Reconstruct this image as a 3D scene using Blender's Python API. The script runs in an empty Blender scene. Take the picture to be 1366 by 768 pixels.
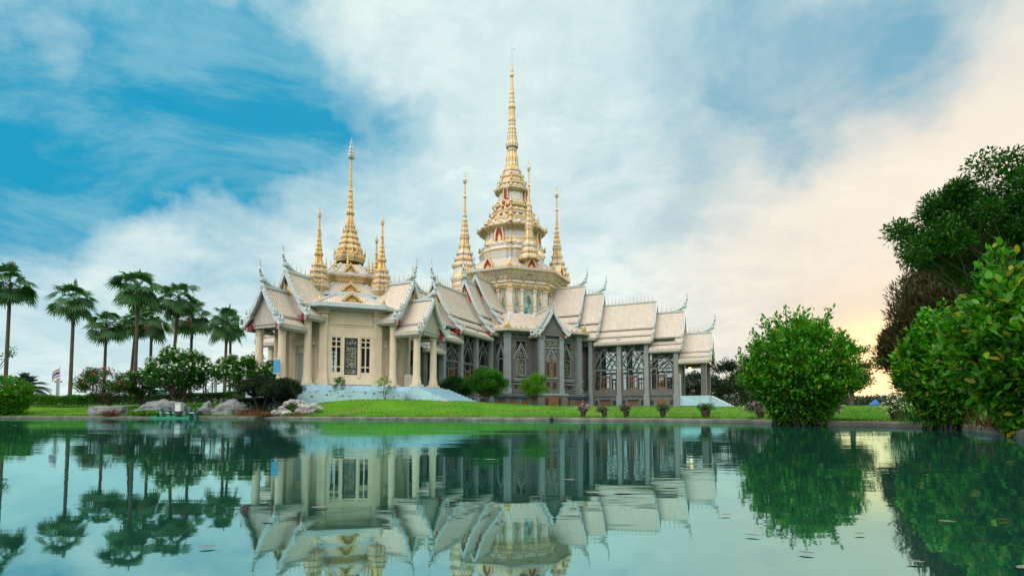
import bpy, bmesh, math, random
import numpy as np
from mathutils import Vector, Matrix, noise as mnoise
R = math.radians
sc = bpy.context.scene
COL = sc.collection
rng = np.random.default_rng(7)
random.seed(7)

# ------------------------------------------------------------------ camera
F, CAM_H, TILT = 700.0, 0.35, R(3.0)
cam_d = bpy.data.cameras.new('camera')
cam = bpy.data.objects.new('camera', cam_d); COL.objects.link(cam)
cam_d.sensor_width = 36.0
cam_d.lens = F / 1366 * 36.0
cam_d.shift_y = 130.3 / 1366
cam_d.clip_start = 0.05; cam_d.clip_end = 6000
cam.location = (0, 0, CAM_H); cam.rotation_euler = (math.pi / 2 + TILT, 0, 0)
sc.camera = cam

def at(px, py, Y):
    """world point seen at photograph pixel (px, py) at distance Y north of the camera"""
    r = (514.3 - py) / F
    c, s = math.cos(TILT), math.sin(TILT)
    dz = Y * (r * c + s) / (c - r * s)
    zc = Y * c + dz * s
    return Vector(((px - 683) / F * zc, Y, CAM_H + dz))

# ------------------------------------------------------------------ light
sc.view_settings.view_transform = 'Standard'
sc.view_settings.look = 'None'
sc.view_settings.exposure = 0.0
sc.view_settings.gamma = 1.0
try: sc.view_settings.use_curve_mapping = False
except Exception: pass
sc.render.engine = 'CYCLES'
sc.cycles.use_denoising = True
sc.cycles.max_bounces = 8
sc.cycles.transparent_max_bounces = 16
sc.cycles.caustics_reflective = False
sc.cycles.caustics_refractive = False
SUN_AZ, SUN_EL = R(43.0), R(6.0)
sun_d = bpy.data.lights.new('sun', 'SUN')
sun_d.energy = 0.8; sun_d.angle = R(12); sun_d.color = (1.0, 0.80, 0.58)
sun = bpy.data.objects.new('sun', sun_d); COL.objects.link(sun)
sdir = Vector((math.sin(SUN_AZ) * math.cos(SUN_EL), math.cos(SUN_AZ) * math.cos(SUN_EL), math.sin(SUN_EL)))
sun.rotation_euler = sdir.to_track_quat('Z', 'Y').to_euler()
sun.location = (60, 90, 60)

class NT:
    """short hand for building node trees"""
    def __init__(s, tree): s.t = tree; s.n = tree.nodes; s.l = tree.links
    def new(s, typ, **kw):
        n = s.n.new(typ)
        for k, v in kw.items(): setattr(n, k, v)
        return n
    def put(s, sock, v):
        if v is None: return
        if isinstance(v, bpy.types.NodeSocket): s.l.new(v, sock)
        elif isinstance(v, (tuple, list)) and len(v) == 3 and sock.type == 'RGBA': sock.default_value = (*v, 1)
        else: sock.default_value = v
    def math(s, op, a, b=None, clamp=False):
        n = s.new('ShaderNodeMath', operation=op, use_clamp=clamp)
        s.put(n.inputs[0], a); s.put(n.inputs[1], b); return n.outputs[0]
    def vec(s, op, a, b=None, scale=None):
        n = s.new('ShaderNodeVectorMath', operation=op)
        s.put(n.inputs[0], a); s.put(n.inputs[1], b)
        if scale is not None: s.put(n.inputs['Scale'], scale)
        return n.outputs['Value'] if op in ('DOT_PRODUCT', 'LENGTH') else n.outputs[0]
    def mix(s, f, a, b, mode='MIX'):
        n = s.new('ShaderNodeMix', data_type='RGBA', blend_type=mode)
        s.put(n.inputs[0], f); s.put(n.inputs[6], a); s.put(n.inputs[7], b); return n.outputs[2]
    def noise(s, v=None, scale=5, detail=4, rough=.5, dist=0, out=0):
        n = s.new('ShaderNodeTexNoise')
        s.put(n.inputs['Vector'], v); n.inputs['Scale'].default_value = scale; n.inputs['Detail'].default_value = detail
        n.inputs['Roughness'].default_value = rough; n.inputs['Distortion'].default_value = dist
        return n.outputs[out]
    def rng(s, v, a, b, c=0., d=1., smooth=False):
        n = s.new('ShaderNodeMapRange'); n.clamp = True
        if smooth: n.interpolation_type = 'SMOOTHSTEP'
        s.put(n.inputs[0], v)
        for i, x in enumerate((a, b, c, d)): n.inputs[1 + i].default_value = x
        return n.outputs[0]
    def ramp(s, v, stops):
        n = s.new('ShaderNodeValToRGB'); s.put(n.inputs[0], v); e = n.color_ramp.elements
        while len(e) < len(stops): e.new(0.5)
        for el, (p, c) in zip(e, stops): el.position = p; el.color = (*c, 1)
        return n.outputs[0]

world = bpy.data.worlds.new('World'); sc.world = world; world.use_nodes = True
W = NT(world.node_tree); W.n.clear()
STR = 0.1
d = W.vec('NORMALIZE', W.new('ShaderNodeTexCoord').outputs['Generated'])
sep = W.new('ShaderNodeSeparateXYZ'); W.put(sep.inputs[0], d)
# cloud deck coordinates: a curved layer overhead, so that clouds crowd together towards the horizon
den = W.math('ADD', W.math('MAXIMUM', sep.outputs[2], 0.0), 0.30)
deck = W.vec('DIVIDE', d, None)
comb = W.new('ShaderNodeCombineXYZ')
for i in range(3): W.put(comb.inputs[i], den)
W.put(deck.node.inputs[1], comb.outputs[0])
n1 = W.noise(deck, 1.5, 9, .58, .5)
n2 = W.noise(deck, 4.2, 8, .6, .8)
nc = W.noise(d, 3.4, 6, .55, 0, 1)
n4 = W.noise(deck, 1.25, 8, .6, .5)
dd = W.vec('NORMALIZE', W.vec('ADD', d, W.vec('SCALE', W.vec('SUBTRACT', nc, (.5, .5, .5)), None, .40)))
SOFT = 1.15
def dirpx(px, py): return (at(px, py, 100.) - Vector((0, 0, CAM_H))).normalized()
def patch(px, py, r_in, r_out, vec=None):
    c = dirpx(px, py); r_out = r_out * SOFT
    a = c.angle(dirpx(px, py + r_in)) if r_in else 0.0; b = c.angle(dirpx(px, py + r_out))
    return W.rng(W.vec('DOT_PRODUCT', vec or dd, tuple(c)), math.cos(b), math.cos(a), 0, 1, True)
def total(lst):
    acc = None
    for (px, py, a, b, w) in lst:
        v = W.math('MULTIPLY', patch(px, py, a, b), w * .84)
        acc = v if acc is None else W.math('ADD', acc, v)
    return acc
open_left = total([(150, 40, 60, 260, 1.1), (290, 50, 30, 160, .7), (90, 190, 30, 130, .9), (190, 175, 10, 100, .6), (270, 165, 10, 90, .5),
                   (-60, 190, 60, 170, .9), (420, 170, 20, 110, .4), (490, 185, 10, 80, .55), (545, 212, 10, 60, .55), (360, 245, 20, 110, .6), (430, 250, 10, 80, .35),
                   (420, 60, 20, 120, .35), (60, 110, 10, 90, -.55), (100, 340, 10, 130, .34), (300, 335, 20, 100, .30), (60, 440, 20, 130, .40), (190, 420, 20, 120, .30), (520, 330, 10, 100, .34), (330, 420, 10, 90, .22), (120, 265, 10, 90, -.30), (380, 300, 10, 80, -.25), (350, 130, 8, 50, -.35), (250, 235, 10, 80, -.25)])
open_right = total([(900, 20, 20, 130, .75), (1010, 30, 10, 100, .35), (1130, 50, 40, 190, .82), (1230, 30, 20, 130, .5), (1050, 130, 20, 110, .5), (960, 190, 20, 110, .42),
                    (860, 235, 20, 110, .45), (800, 290, 10, 90, .34), (775, 330, 10, 60, .2), (740, 150, 10, 60, .2), (1300, 60, 10, 120, .2)])
wob = W.math('ADD', W.math('MULTIPLY', W.math('SUBTRACT', n1, .5), 1.9), W.math('ADD', W.math('MULTIPLY', W.math('SUBTRACT', n2, .5), 1.25), W.math('MULTIPLY', W.math('SUBTRACT', W.noise(deck, 8.0, 8, .65, .5), .5), .8)))
def modulate(m):
    g = W.math('ADD', W.math('MULTIPLY', m, .78), W.math('MULTIPLY', wob, W.math('ADD', W.math('MULTIPLY', m, .46), .13)))
    return W.math('MAXIMUM', W.math('MINIMUM', g, 1.0), 0.0)
bl = modulate(open_left); br = modulate(open_right)
veil = W.math('SUBTRACT', 1.0, W.math('MULTIPLY', W.rng(W.noise(W.vec('ADD', deck, (3.1, .7, 0)), 1.15, 9, .62, .35), .42, .66, 0, 1, True), .42))
bl = W.math('MULTIPLY', bl, veil); br = W.math('MULTIPLY', br, veil)
sky = W.new('ShaderNodeTexSky', sky_type='NISHITA', sun_disc=False)
sky.sun_elevation = SUN_EL; sky.sun_rotation = SUN_AZ
K = 1.0 / STR
def kc(r, g, b): return (r * K, g * K, b * K)
SOFT = 1.0
warm = patch(1330, 420, 60, 640, d)
warm2 = patch(1185, 545, 10, 230, d)
glow = patch(1167, 505, 0, 105, d)
cloud = W.mix(warm, kc(.84, .95, .91), kc(.98, .87, .72))
cloud = W.mix(W.math('MULTIPLY', W.rng(n4, .42, .68, 0, 1, True), .45), cloud, W.mix(warm, kc(.56, .75, .80), kc(.86, .76, .66)))
n6 = W.noise(W.vec('ADD', deck, (1.7, 6.1, 0)), 6.5, 9, .68, .6)
n7 = W.noise(W.vec('ADD', deck, (8.7, 3.1, 0)), 2.8, 9, .66, .8)
cloud = W.mix(W.rng(W.math('ADD', n7, W.math('MULTIPLY', W.math('SUBTRACT', n6, .5), .7)), .46, .66, 0, .42, True), cloud, W.mix(warm, kc(.50, .70, .77), kc(.84, .74, .66)))
cloud = W.mix(W.rng(W.math('ADD', n7, W.math('MULTIPLY', W.math('SUBTRACT', n6, .5), .8)), .46, .32, 0, .55, True), cloud, W.mix(warm, kc(.96, 1.0, .98), kc(1.0, .91, .78)))
low = W.rng(sep.outputs[2], .02, .30, 1, 0, True)
cloud = W.mix(W.math('MULTIPLY', warm2, .75), cloud, kc(1.0, .76, .52))
n5 = W.rng(W.noise(W.vec('ADD', deck, (5.3, 2.2, 0)), 1.7, 9, .66, .7), .38, .58, 0, 1, True)
clear_l = W.mix(.92, sky.outputs[0], W.mix(low, W.mix(n5, kc(.01, .36, .60), kc(.20, .53, .69)), kc(.28, .61, .76)))
clear_r = W.mix(.9, sky.outputs[0], W.mix(low, kc(.20, .47, .63), kc(.38, .60, .69)))
full = W.mix(bl, cloud, clear_l)
full = W.mix(br, full, clear_r)
full = W.mix(W.math('MULTIPLY', glow, .85), full, kc(1.9, 1.22, .58))
# unseen sky behind the camera, brightened as added fill light on the temple
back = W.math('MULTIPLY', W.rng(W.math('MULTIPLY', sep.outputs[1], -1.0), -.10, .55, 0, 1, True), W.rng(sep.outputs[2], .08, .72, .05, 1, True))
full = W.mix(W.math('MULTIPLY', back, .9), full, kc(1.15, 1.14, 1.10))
# added bright patch in the unseen sky, soft top light from behind left
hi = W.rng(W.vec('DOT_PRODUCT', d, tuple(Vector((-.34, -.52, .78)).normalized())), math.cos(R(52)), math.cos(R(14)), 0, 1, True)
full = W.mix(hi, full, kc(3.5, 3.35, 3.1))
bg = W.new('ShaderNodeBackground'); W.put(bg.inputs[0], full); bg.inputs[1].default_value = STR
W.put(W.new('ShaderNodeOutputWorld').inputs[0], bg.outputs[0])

# ------------------------------------------------------------------ materials
M = {}
def material(name):
    m = bpy.data.materials.new(name); m.use_nodes = True
    t = NT(m.node_tree); M[name] = m
    return m, t, t.n['Principled BSDF']
def obj_co(t, scale=(1, 1, 1)):
    v = t.new('ShaderNodeTexCoord').outputs['Object']
    return v if scale == (1, 1, 1) else t.vec('MULTIPLY', v, scale)
def bump(t, b, h, strength=.3, dist=.02):
    n = t.new('ShaderNodeBump'); n.inputs['Strength'].default_value = strength; n.inputs['Distance'].default_value = dist
    t.put(n.inputs['Height'], h); t.put(b.inputs['Normal'], n.outputs[0])
def plain(name, c1, c2=None, scale=3., rough=.6, metal=0., bmp=.0, spec=None, stain=0.):
    m, t, b = material(name)
    c2 = c2 or tuple(x * .8 for x in c1)
    co = obj_co(t)
    n = t.noise(co, scale, 6, .6)
    col = t.mix(t.rng(n, .32, .68), c1, c2)
    if stain:
        st = t.noise(obj_co(t, (1.6, 1.6, .22)), 1.3, 5, .6)
        col = t.mix(t.math('MULTIPLY', t.rng(st, .5, .75), stain), col, tuple(x * .45 for x in c1))
    t.put(b.inputs['Base Color'], col)
    b.inputs['Roughness'].default_value = rough; b.inputs['Metallic'].default_value = metal
    if spec is not None: b.inputs['Specular IOR Level'].default_value = spec
    if bmp: bump(t, b, t.noise(co, scale * 5, 4, .6), bmp)
    return m
def tile(name, c1, c2, mortar, w, h, ms=.10, stripe=0.):
    m, t, b = material(name)
    uv = t.new('ShaderNodeTexCoord').outputs['UV']
    br = t.new('ShaderNodeTexBrick'); t.put(br.inputs['Vector'], uv)
    br.offset = .5; br.inputs['Scale'].default_value = 1.0
    br.inputs['Brick Width'].default_value = w; br.inputs['Row Height'].default_value = h
    br.inputs['Mortar Size'].default_value = ms * w; br.inputs['Mortar Smooth'].default_value = .4; br.inputs['Bias'].default_value = .0
    for k, c in (('Color1', c1), ('Color2', c2), ('Mortar', mortar)): br.inputs[k].default_value = (*c, 1)
    col = br.outputs[0]
    if stripe:
        sp = t.new('ShaderNodeSeparateXYZ'); t.put(sp.inputs[0], uv)
        s = t.math('SINE', t.math('MULTIPLY', sp.outputs[0], 2 * math.pi / w))
        col = t.mix(t.rng(s, .0, .9, 0, stripe), col, mortar)
    big = t.noise(obj_co(t), .5, 6, .65)
    col = t.mix(t.rng(big, .4, .7, 0, .5), col, tuple(x * .62 for x in c2))
    sp2 = t.new('ShaderNodeSeparateXYZ'); t.put(sp2.inputs[0], uv); cb = t.new('ShaderNodeCombineXYZ'); t.put(cb.inputs[0], t.math('MULTIPLY', sp2.outputs[0], 2.6)); t.put(cb.inputs[1], t.math('MULTIPLY', sp2.outputs[1], .35))
    col = t.mix(t.rng(t.noise(cb.outputs[0], 1.0, 5, .65), .50, .78, 0, .4), col, (.28, .23, .18))
    t.put(b.inputs['Base Color'], col); b.inputs['Roughness'].default_value = .5
    bump(t, b, br.outputs['Fac'], .35, .03); b.inputs['Normal'].links[0].from_node.invert = True
    return m
tile('hall_tile', (.76, .69, .60), (.66, .585, .495), (.33, .27, .21), .27, .20, .15)
tile('pavilion_tile', (.77, .69, .58), (.68, .59, .48), (.36, .28, .20), .20, .28, .08, .7)
plain('trim', (.58, .64, .64), (.34, .42, .46), 9, .45, bmp=.5)
plain('cream_trim', (.66, .57, .46), (.52, .43, .33), 5, .5, stain=.3)
plain('fascia', (.52, .48, .43), (.38, .34, .30), 6, .6, stain=.4)
plain('gold', (.72, .50, .20), (.48, .30, .10), 6, .42, .5, .4)
plain('pale_gold', (.72, .52, .26), (.50, .34, .15), 5, .42, .40, .4)
plain('white_stone', (.72, .68, .62), (.58, .54, .49), 4, .6, bmp=.2, stain=.25)
plain('cream_wall', (.72, .60, .45), (.63, .51, .37), 1.2, .65, bmp=.1, stain=.22)
plain('concrete', (.135, .138, .135), (.098, .10, .10), 1.5, .75, bmp=.15, stain=.45)
plain('pale_concrete', (.25, .29, .305), (.19, .21, .225), 1.5, .7, bmp=.15, stain=.4)
plain('dark_gold', (.46, .29, .12), (.30, .19, .08), 7, .55, .35, .5)  # darker gold: painted shade under tower mouldings, also plain dormer panels
plain('banner_blue', (.07, .33, .60), (.05, .28, .55), 3, .7)
plain('red', (.34, .014, .022), (.22, .010, .016), 4, .5)
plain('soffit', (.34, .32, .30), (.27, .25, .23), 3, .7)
plain('wood', (.20, .078, .030), (.13, .048, .02), 5, .45, stain=.2)
plain('blue_paint', (.42, .61, .71), (.31, .50, .61), 1.5, .55, bmp=.15, stain=.3)
plain('blue_cloth', (.03, .15, .45), (.02, .11, .36), 3, .7)
plain('door_grey', (.40, .46, .45), (.34, .40, .40), 2, .5)
plain('kerb', (.22, .205, .18), (.085, .078, .068), 1.6, .85, bmp=.4, stain=.6)
plain('rock', (.235, .255, .265), (.085, .092, .096), 1.6, .9, bmp=1.0, stain=.5)
plain('pale_rock', (.56, .54, .51), (.20, .195, .19), 2.2, .85, bmp=1.0, stain=.4)
plain('terracotta', (.065, .028, .018), (.04, .018, .012), 4, .6)
plain('soil', (.05, .035, .025), (.03, .02, .015), 8, .95)
plain('bark', (.13, .10, .075), (.07, .052, .04), 4, .9, bmp=.7)
plain('palm_bark', (.12, .085, .062), (.065, .046, .036), 3, .9, bmp=.6)
plain('dark_bark', (.022, .015, .010), (.012, .009, .007), 5, .9, bmp=.5)
plain('dead_leaf', (.30, .18, .08), (.17, .10, .05), 5, .85)
plain('steel', (.55, .56, .57), (.45, .46, .47), 3, .4, .6)
plain('dark', (.02, .02, .022), (.012, .012, .014), 3, .5)
plain('white_paint', (.75, .74, .70), (.66, .65, .62), 3, .5)
plain('green_plastic', (.02, .30, .16), (.015, .20, .12), 3, .4)
plain('teal_plastic', (.015, .12, .10), (.01, .08, .07), 3, .4)
plain('flag_red', (.60, .03, .05), None, 3, .8)
plain('flag_white', (.75, .75, .75), None, 3, .8)
plain('flag_blue', (.03, .07, .40), None, 3, .8)
plain('pink_cloth', (.35, .10, .16), None, 3, .8)

def glass(name, tint, trans, rough=.03, gold=False):
    m, t, b = material(name)
    tr = t.new('ShaderNodeBsdfTransparent'); tr.inputs[0].default_value = (*tint, 1)
    b.inputs['Base Color'].default_value = (.015, .025, .03, 1); b.inputs['Roughness'].default_value = rough
    if gold:
        co = obj_co(t)
        v = t.new('ShaderNodeTexVoronoi'); t.put(v.inputs['Vector'], t.vec('ADD', co, t.vec('SCALE', t.noise(co, 2.5, 3, .5, 0, 1), None, .35))); v.inputs['Scale'].default_value = 6.5
        f = t.rng(t.math('ADD', v.outputs['Distance'], t.math('MULTIPLY', t.math('SUBTRACT', t.noise(co, 5, 4), .5), .7)), .42, .56)
        t.put(b.inputs['Base Color'], t.mix(f, (.02, .035, .04), (.22, .21, .13)))
        trf = t.math('MULTIPLY', t.math('SUBTRACT', 1.0, f), trans)
    else: trf = trans
    mx = t.new('ShaderNodeMixShader'); t.put(mx.inputs[0], trf)
    t.put(mx.inputs[1], b.outputs[0]); t.put(mx.inputs[2], tr.outputs[0])
    t.put(t.n['Material Output'].inputs[0], mx.outputs[0])
glass('clear_glass', (.93, .97, .96), .86)
glass('gold_glass', (.9, .95, .95), .55, .1, True)
glass('dim_glass', (.7, .8, .8), .12)
m, t, b = material('mint_glass')
t.put(b.inputs['Base Color'], t.mix(t.rng(t.noise(obj_co(t), 1.2, 3), .45, .6), (.30, .50, .40), (.05, .14, .18))); b.inputs['Roughness'].default_value = .15

def leaf(name, c1, c2, c3=None, trans=.35, yellow=0., rough=.45):
    """leaf colour varies from leaf to leaf (one random number per leaf is stored in its UV)"""
    m, t, b = material(name)
    sp = t.new('ShaderNodeSeparateXYZ'); t.put(sp.inputs[0], t.new('ShaderNodeUVMap').outputs[0])
    stops = [(0.0, c1), (.8 if yellow else 1.0, c2)]
    if yellow: stops = [(0.0, c1), (1 - yellow * 2, c2), (1 - yellow, c3), (1.0, tuple(x * .8 for x in c3))]
    col = t.ramp(sp.outputs[0], stops)
    t.put(b.inputs['Base Color'], col); b.inputs['Roughness'].default_value = rough
    b.inputs['Specular IOR Level'].default_value = .35
    tl = t.new('ShaderNodeBsdfTranslucent'); t.put(tl.inputs[0], t.mix(.5, col, t.vec('MULTIPLY', col, (1.6, 1.9, .5))))
    mx = t.new('ShaderNodeMixShader'); mx.inputs[0].default_value = trans
    t.put(mx.inputs[1], b.outputs[0]); t.put(mx.inputs[2], tl.outputs[0])
    t.put(t.n['Material Output'].inputs[0], mx.outputs[0])
leaf('bush_leaf', (.012, .10, .003), (.085, .35, .008), (.42, .36, .02), .36, .035)
leaf('big_leaf', (.012, .10, .003), (.095, .36, .010), (.40, .34, .03), .36, .06)
leaf('tree_leaf', (.008, .050, .005), (.026, .105, .010), None, .25)
leaf('dark_leaf', (.008, .055, .004), (.032, .14, .008), None, .30)
leaf('far_leaf', (.014, .036, .018), (.030, .062, .026), None, .2)
leaf('olive_leaf', (.045, .042, .020), (.085, .072, .034), None, .25, rough=.7)
leaf('round_leaf', (.018, .12, .005), (.055, .22, .010), None, .3)
leaf('lime_leaf', (.06, .20, .006), (.13, .31, .010), None, .4)
leaf('plumeria_leaf', (.012, .085, .008), (.035, .16, .014), None, .3)
leaf('red_shrub_leaf', (.015, .08, .010), (.05, .15, .012), None, .3)
leaf('palm_leaf', (.018, .085, .022), (.060, .17, .050), None, .3)
leaf('date_leaf', (.035, .065, .040), (.06, .10, .06), None, .2)
leaf('cycad_leaf', (.004, .026, .006), (.010, .042, .008), None, .15)
leaf('grass_leaf', (.04, .16, .010), (.10, .28, .02), None, .3)
leaf('petal', (.80, .78, .62), (.84, .84, .78), None, .2)
leaf('red_petal', (.50, .02, .05), (.45, .05, .10), None, .2)
leaf('purple_petal', (.38, .12, .30), (.50, .22, .42), None, .2)
leaf('dry_leaf', (.12, .045, .02), (.22, .10, .04), None, .2)

m, t, b = material('lawn')
co = obj_co(t)
a = t.noise(co, .16, 4, .55); c = t.noise(obj_co(t, (1, .35, 1)), 3.2, 6, .65)
col = t.mix(t.rng(a, .35, .65), (.045, .215, .005), (.105, .27, .010))
col = t.mix(t.rng(c, .46, .75, 0, .55), col, (.13, .19, .028))
col = t.mix(t.rng(t.noise(co, .45, 5, .65), .50, .64, 0, .7), col, (.17, .165, .045))
t.put(b.inputs['Base Color'], col); b.inputs['Roughness'].default_value = .8; b.inputs['Specular IOR Level'].default_value = .1
bump(t, b, t.noise(co, 14, 4, .7), .8, .06)

# pond: still green-blue water, mirror-like at this low angle, with long low ripples
m, t, b = material('pond_water')
co = obj_co(t)
r1 = t.noise(obj_co(t, (.55, 1.5, 1)), 1.0, 3, .5); r2 = t.noise(obj_co(t, (1.2, 3.4, 1)), 2.2, 2, .5)
pt = t.rng(t.noise(obj_co(t, (.05, .22, 1)), 1.0, 3, .6), .42, .64, .15, 1)
h = t.math('MULTIPLY', t.math('ADD', r1, t.math('MULTIPLY', r2, .35)), pt)
bn = t.new('ShaderNodeBump'); bn.inputs['Strength'].default_value = .16; bn.inputs['Distance'].default_value = .035; t.put(bn.inputs['Height'], h)
lw = t.new('ShaderNodeLayerWeight'); lw.inputs[0].default_value = .5
gl = t.new('ShaderNodeBsdfGlossy'); gl.inputs['Roughness'].default_value = .025; gl.inputs[0].default_value = (.60, .97, .97, 1)
t.put(gl.inputs['Normal'], bn.outputs[0])
df = t.new('ShaderNodeBsdfDiffuse'); df.inputs[0].default_value = (.010, .056, .043, 1)
fac = t.rng(t.math('POWER', lw.outputs['Facing'], 3.0), .30, 1.0, .50, .82)
mx = t.new('ShaderNodeMixShader'); t.put(mx.inputs[0], fac); t.put(mx.inputs[1], df.outputs[0]); t.put(mx.inputs[2], gl.outputs[0])
t.put(t.n['Material Output'].inputs[0], mx.outputs[0])
m, t, b = material('lamp_glow')
b.inputs['Base Color'].default_value = (.9, .6, .3, 1); b.inputs['Emission Color'].default_value = (1, .45, .12, 1); b.inputs['Emission Strength'].default_value = 6

# ------------------------------------------------------------------ mesh helpers
class MB:
    """collects faces, then links them as ONE mesh object"""
    def __init__(s): s.v = []; s.f = []; s.m = []; s.uv = []; s.T = Matrix.Identity(4)
    def add(s, vs, fs, mat=0, uvs=None):
        o = len(s.v); T = s.T
        s.v.extend(tuple(T @ Vector(v)) for v in vs)
        for i, f in enumerate(fs):
            s.f.append(tuple(o + k for k in f)); s.m.append(mat)
            s.uv.append([uvs[k] for k in f] if uvs else None)
        return s
    def box(s, x0, x1, y0, y1, z0, z1, mat=0):
        v = [(x, y, z) for z in (z0, z1) for y in (y0, y1) for x in (x0, x1)]
        return s.add(v, [(0, 2, 3, 1), (4, 5, 7, 6), (0, 1, 5, 4), (1, 3, 7, 5), (3, 2, 6, 7), (2, 0, 4, 6)], mat)
    def bar(s, p, q, w, t, up=(0, 1, 0), mat=0):
        p = Vector(p); q = Vector(q); d = (q - p).normalized(); u = Vector(up); sd = d.cross(u).normalized(); u = sd.cross(d).normalized()
        a = sd * w / 2; c = u * t / 2
        v = [p - a - c, p + a - c, p + a + c, p - a + c, q - a - c, q + a - c, q + a + c, q - a + c]
        return s.add(v, [(3, 2, 1, 0), (4, 5, 6, 7), (0, 1, 5, 4), (1, 2, 6, 5), (2, 3, 7, 6), (3, 0, 4, 7)], mat)
    def tube(s, pts, rad, n=6, mat=0, cap=True):
        pts = [Vector(p) for p in pts]; vs = []; fs = []
        ref = Vector((0, 0, 1))
        for i, p in enumerate(pts):
            d = (pts[min(i + 1, len(pts) - 1)] - pts[max(i - 1, 0)]).normalized()
            if abs(d.dot(ref)) > .95: ref = Vector((1, 0, 0)) if abs(d.x) < .8 else Vector((0, 1, 0))
            a = d.cross(ref).normalized(); c = d.cross(a)
            r = rad[i] if isinstance(rad, (list, tuple)) else rad
            for k in range(n):
                an = 2 * math.pi * k / n; vs.append(p + (a * math.cos(an) + c * math.sin(an)) * r)
        for i in range(len(pts) - 1):
            for k in range(n):
                k2 = (k + 1) % n
                fs.append((i * n + k, i * n + k2, (i + 1) * n + k2, (i + 1) * n + k))
        if cap:
            fs.append(tuple(range(n - 1, -1, -1))); fs.append(tuple((len(pts) - 1) * n + k for k in range(n)))
        return s.add(vs, fs, mat)
    def lathe(s, prof, plan, mats=None, mat=0, cap=True, c=(0, 0, 0), uv=False):
        """prof: (z, r[, material]) from the bottom up; plan: list of (angle, factor)"""
        n = len(plan); vs = []; uvs = []
        sl = 0.0
        for i, p in enumerate(prof):
            z, r = p[0], p[1]
            if i: sl += math.hypot(z - prof[i - 1][0], r - prof[i - 1][1])
            for (a, f) in plan: vs.append((c[0] + math.cos(a) * r * f, c[1] + math.sin(a) * r * f, c[2] + z))
        for i in range(len(prof) - 1):
            mm = prof[i][2] if len(prof[i]) > 2 else mat
            for k in range(n):
                k2 = (k + 1) % n
                f = (i * n + k, i * n + k2, (i + 1) * n + k2, (i + 1) * n + k)
                if uv:
                    a = Vector(vs[f[0]]); b_ = Vector(vs[f[1]]); wd = (b_ - a); ln = max(wd.length, 1e-4); wd = wd / ln
                    q = [((Vector(vs[j]) - a).dot(wd), (Vector(vs[j]) - a - wd * (Vector(vs[j]) - a).dot(wd)).length) for j in f]
                    o = len(s.v); s.v.extend(tuple(s.T @ Vector(vs[j])) for j in f)
                    s.f.append((o, o + 1, o + 2, o + 3)); s.m.append(mm); s.uv.append(q)
                else: s.add([vs[j] for j in f], [(0, 1, 2, 3)], mm)
        if cap:
            s.add(vs[:n], [tuple(range(n - 1, -1, -1))], prof[0][2] if len(prof[0]) > 2 else mat)
            s.add(vs[-n:], [tuple(range(n))], prof[-2][2] if len(prof[-2]) > 2 else mat)
        return s
    def build(s, name, mats, parent=None, smooth=False, weld=False, **tags):
        me = bpy.data.meshes.new(name); me.from_pydata(s.v, [], s.f)
        if not isinstance(mats, (list, tuple)): mats = [mats]
        for m_ in mats: me.materials.append(M[m_])
        me.polygons.foreach_set('material_index', s.m)
        if any(u is not None for u in s.uv):
            ul = me.uv_layers.new(name='UVMap'); flat = []
            for f, u in zip(s.f, s.uv):
                for k in range(len(f)): flat.extend(u[k] if u else (0, 0))
            ul.data.foreach_set('uv', flat)
        if weld:
            bm = bmesh.new(); bm.from_mesh(me); bmesh.ops.remove_doubles(bm, verts=bm.verts, dist=1e-4); bm.to_mesh(me); bm.free()
        if smooth: me.polygons.foreach_set('use_smooth', [True] * len(me.polygons))
        me.update()
        o = bpy.data.objects.new(name, me); COL.objects.link(o)
        if parent: o.parent = parent
        return tag(o, **tags)
def tag(o, label=None, category=None, group=None, kind=None):
    for k, v in (('label', label), ('category', category), ('group', group), ('kind', kind)):
        if v: o[k] = v
    return o
def thing(name, loc, rz=0., **tags):
    o = bpy.data.objects.new(name, None); COL.objects.link(o)
    o.location = loc; o.rotation_euler = (0, 0, rz); o.empty_display_size = .3
    return tag(o, **tags)
def clone(o, parent, mat):
    c = o.copy(); COL.objects.link(c); c.parent = parent; c.matrix_local = mat
    return c
def octo(n=8, off=22.5):
    return [(R(off + 360 / n * k), 1 / math.cos(math.pi / n)) for k in range(n)]
def redent(n=8, half=8., notch=.955):
    """plan of an n-gon whose corners step back, apothem 1"""
    out = []; seg = 180 / n
    for k in range(n):
        a = 360 / n * k + seg; f = 1 / math.cos(R(seg - half))
        out += [(R(a - half), f), (R(a - half * .45), f * notch), (R(a), f * 1.015), (R(a + half * .45), f * notch), (R(a + half), f)]
    return out
def circle(n=12): return [(2 * math.pi * k / n, 1.) for k in range(n)]
def rot(deg): return Matrix.Rotation(R(deg), 4, 'Z')

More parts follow.
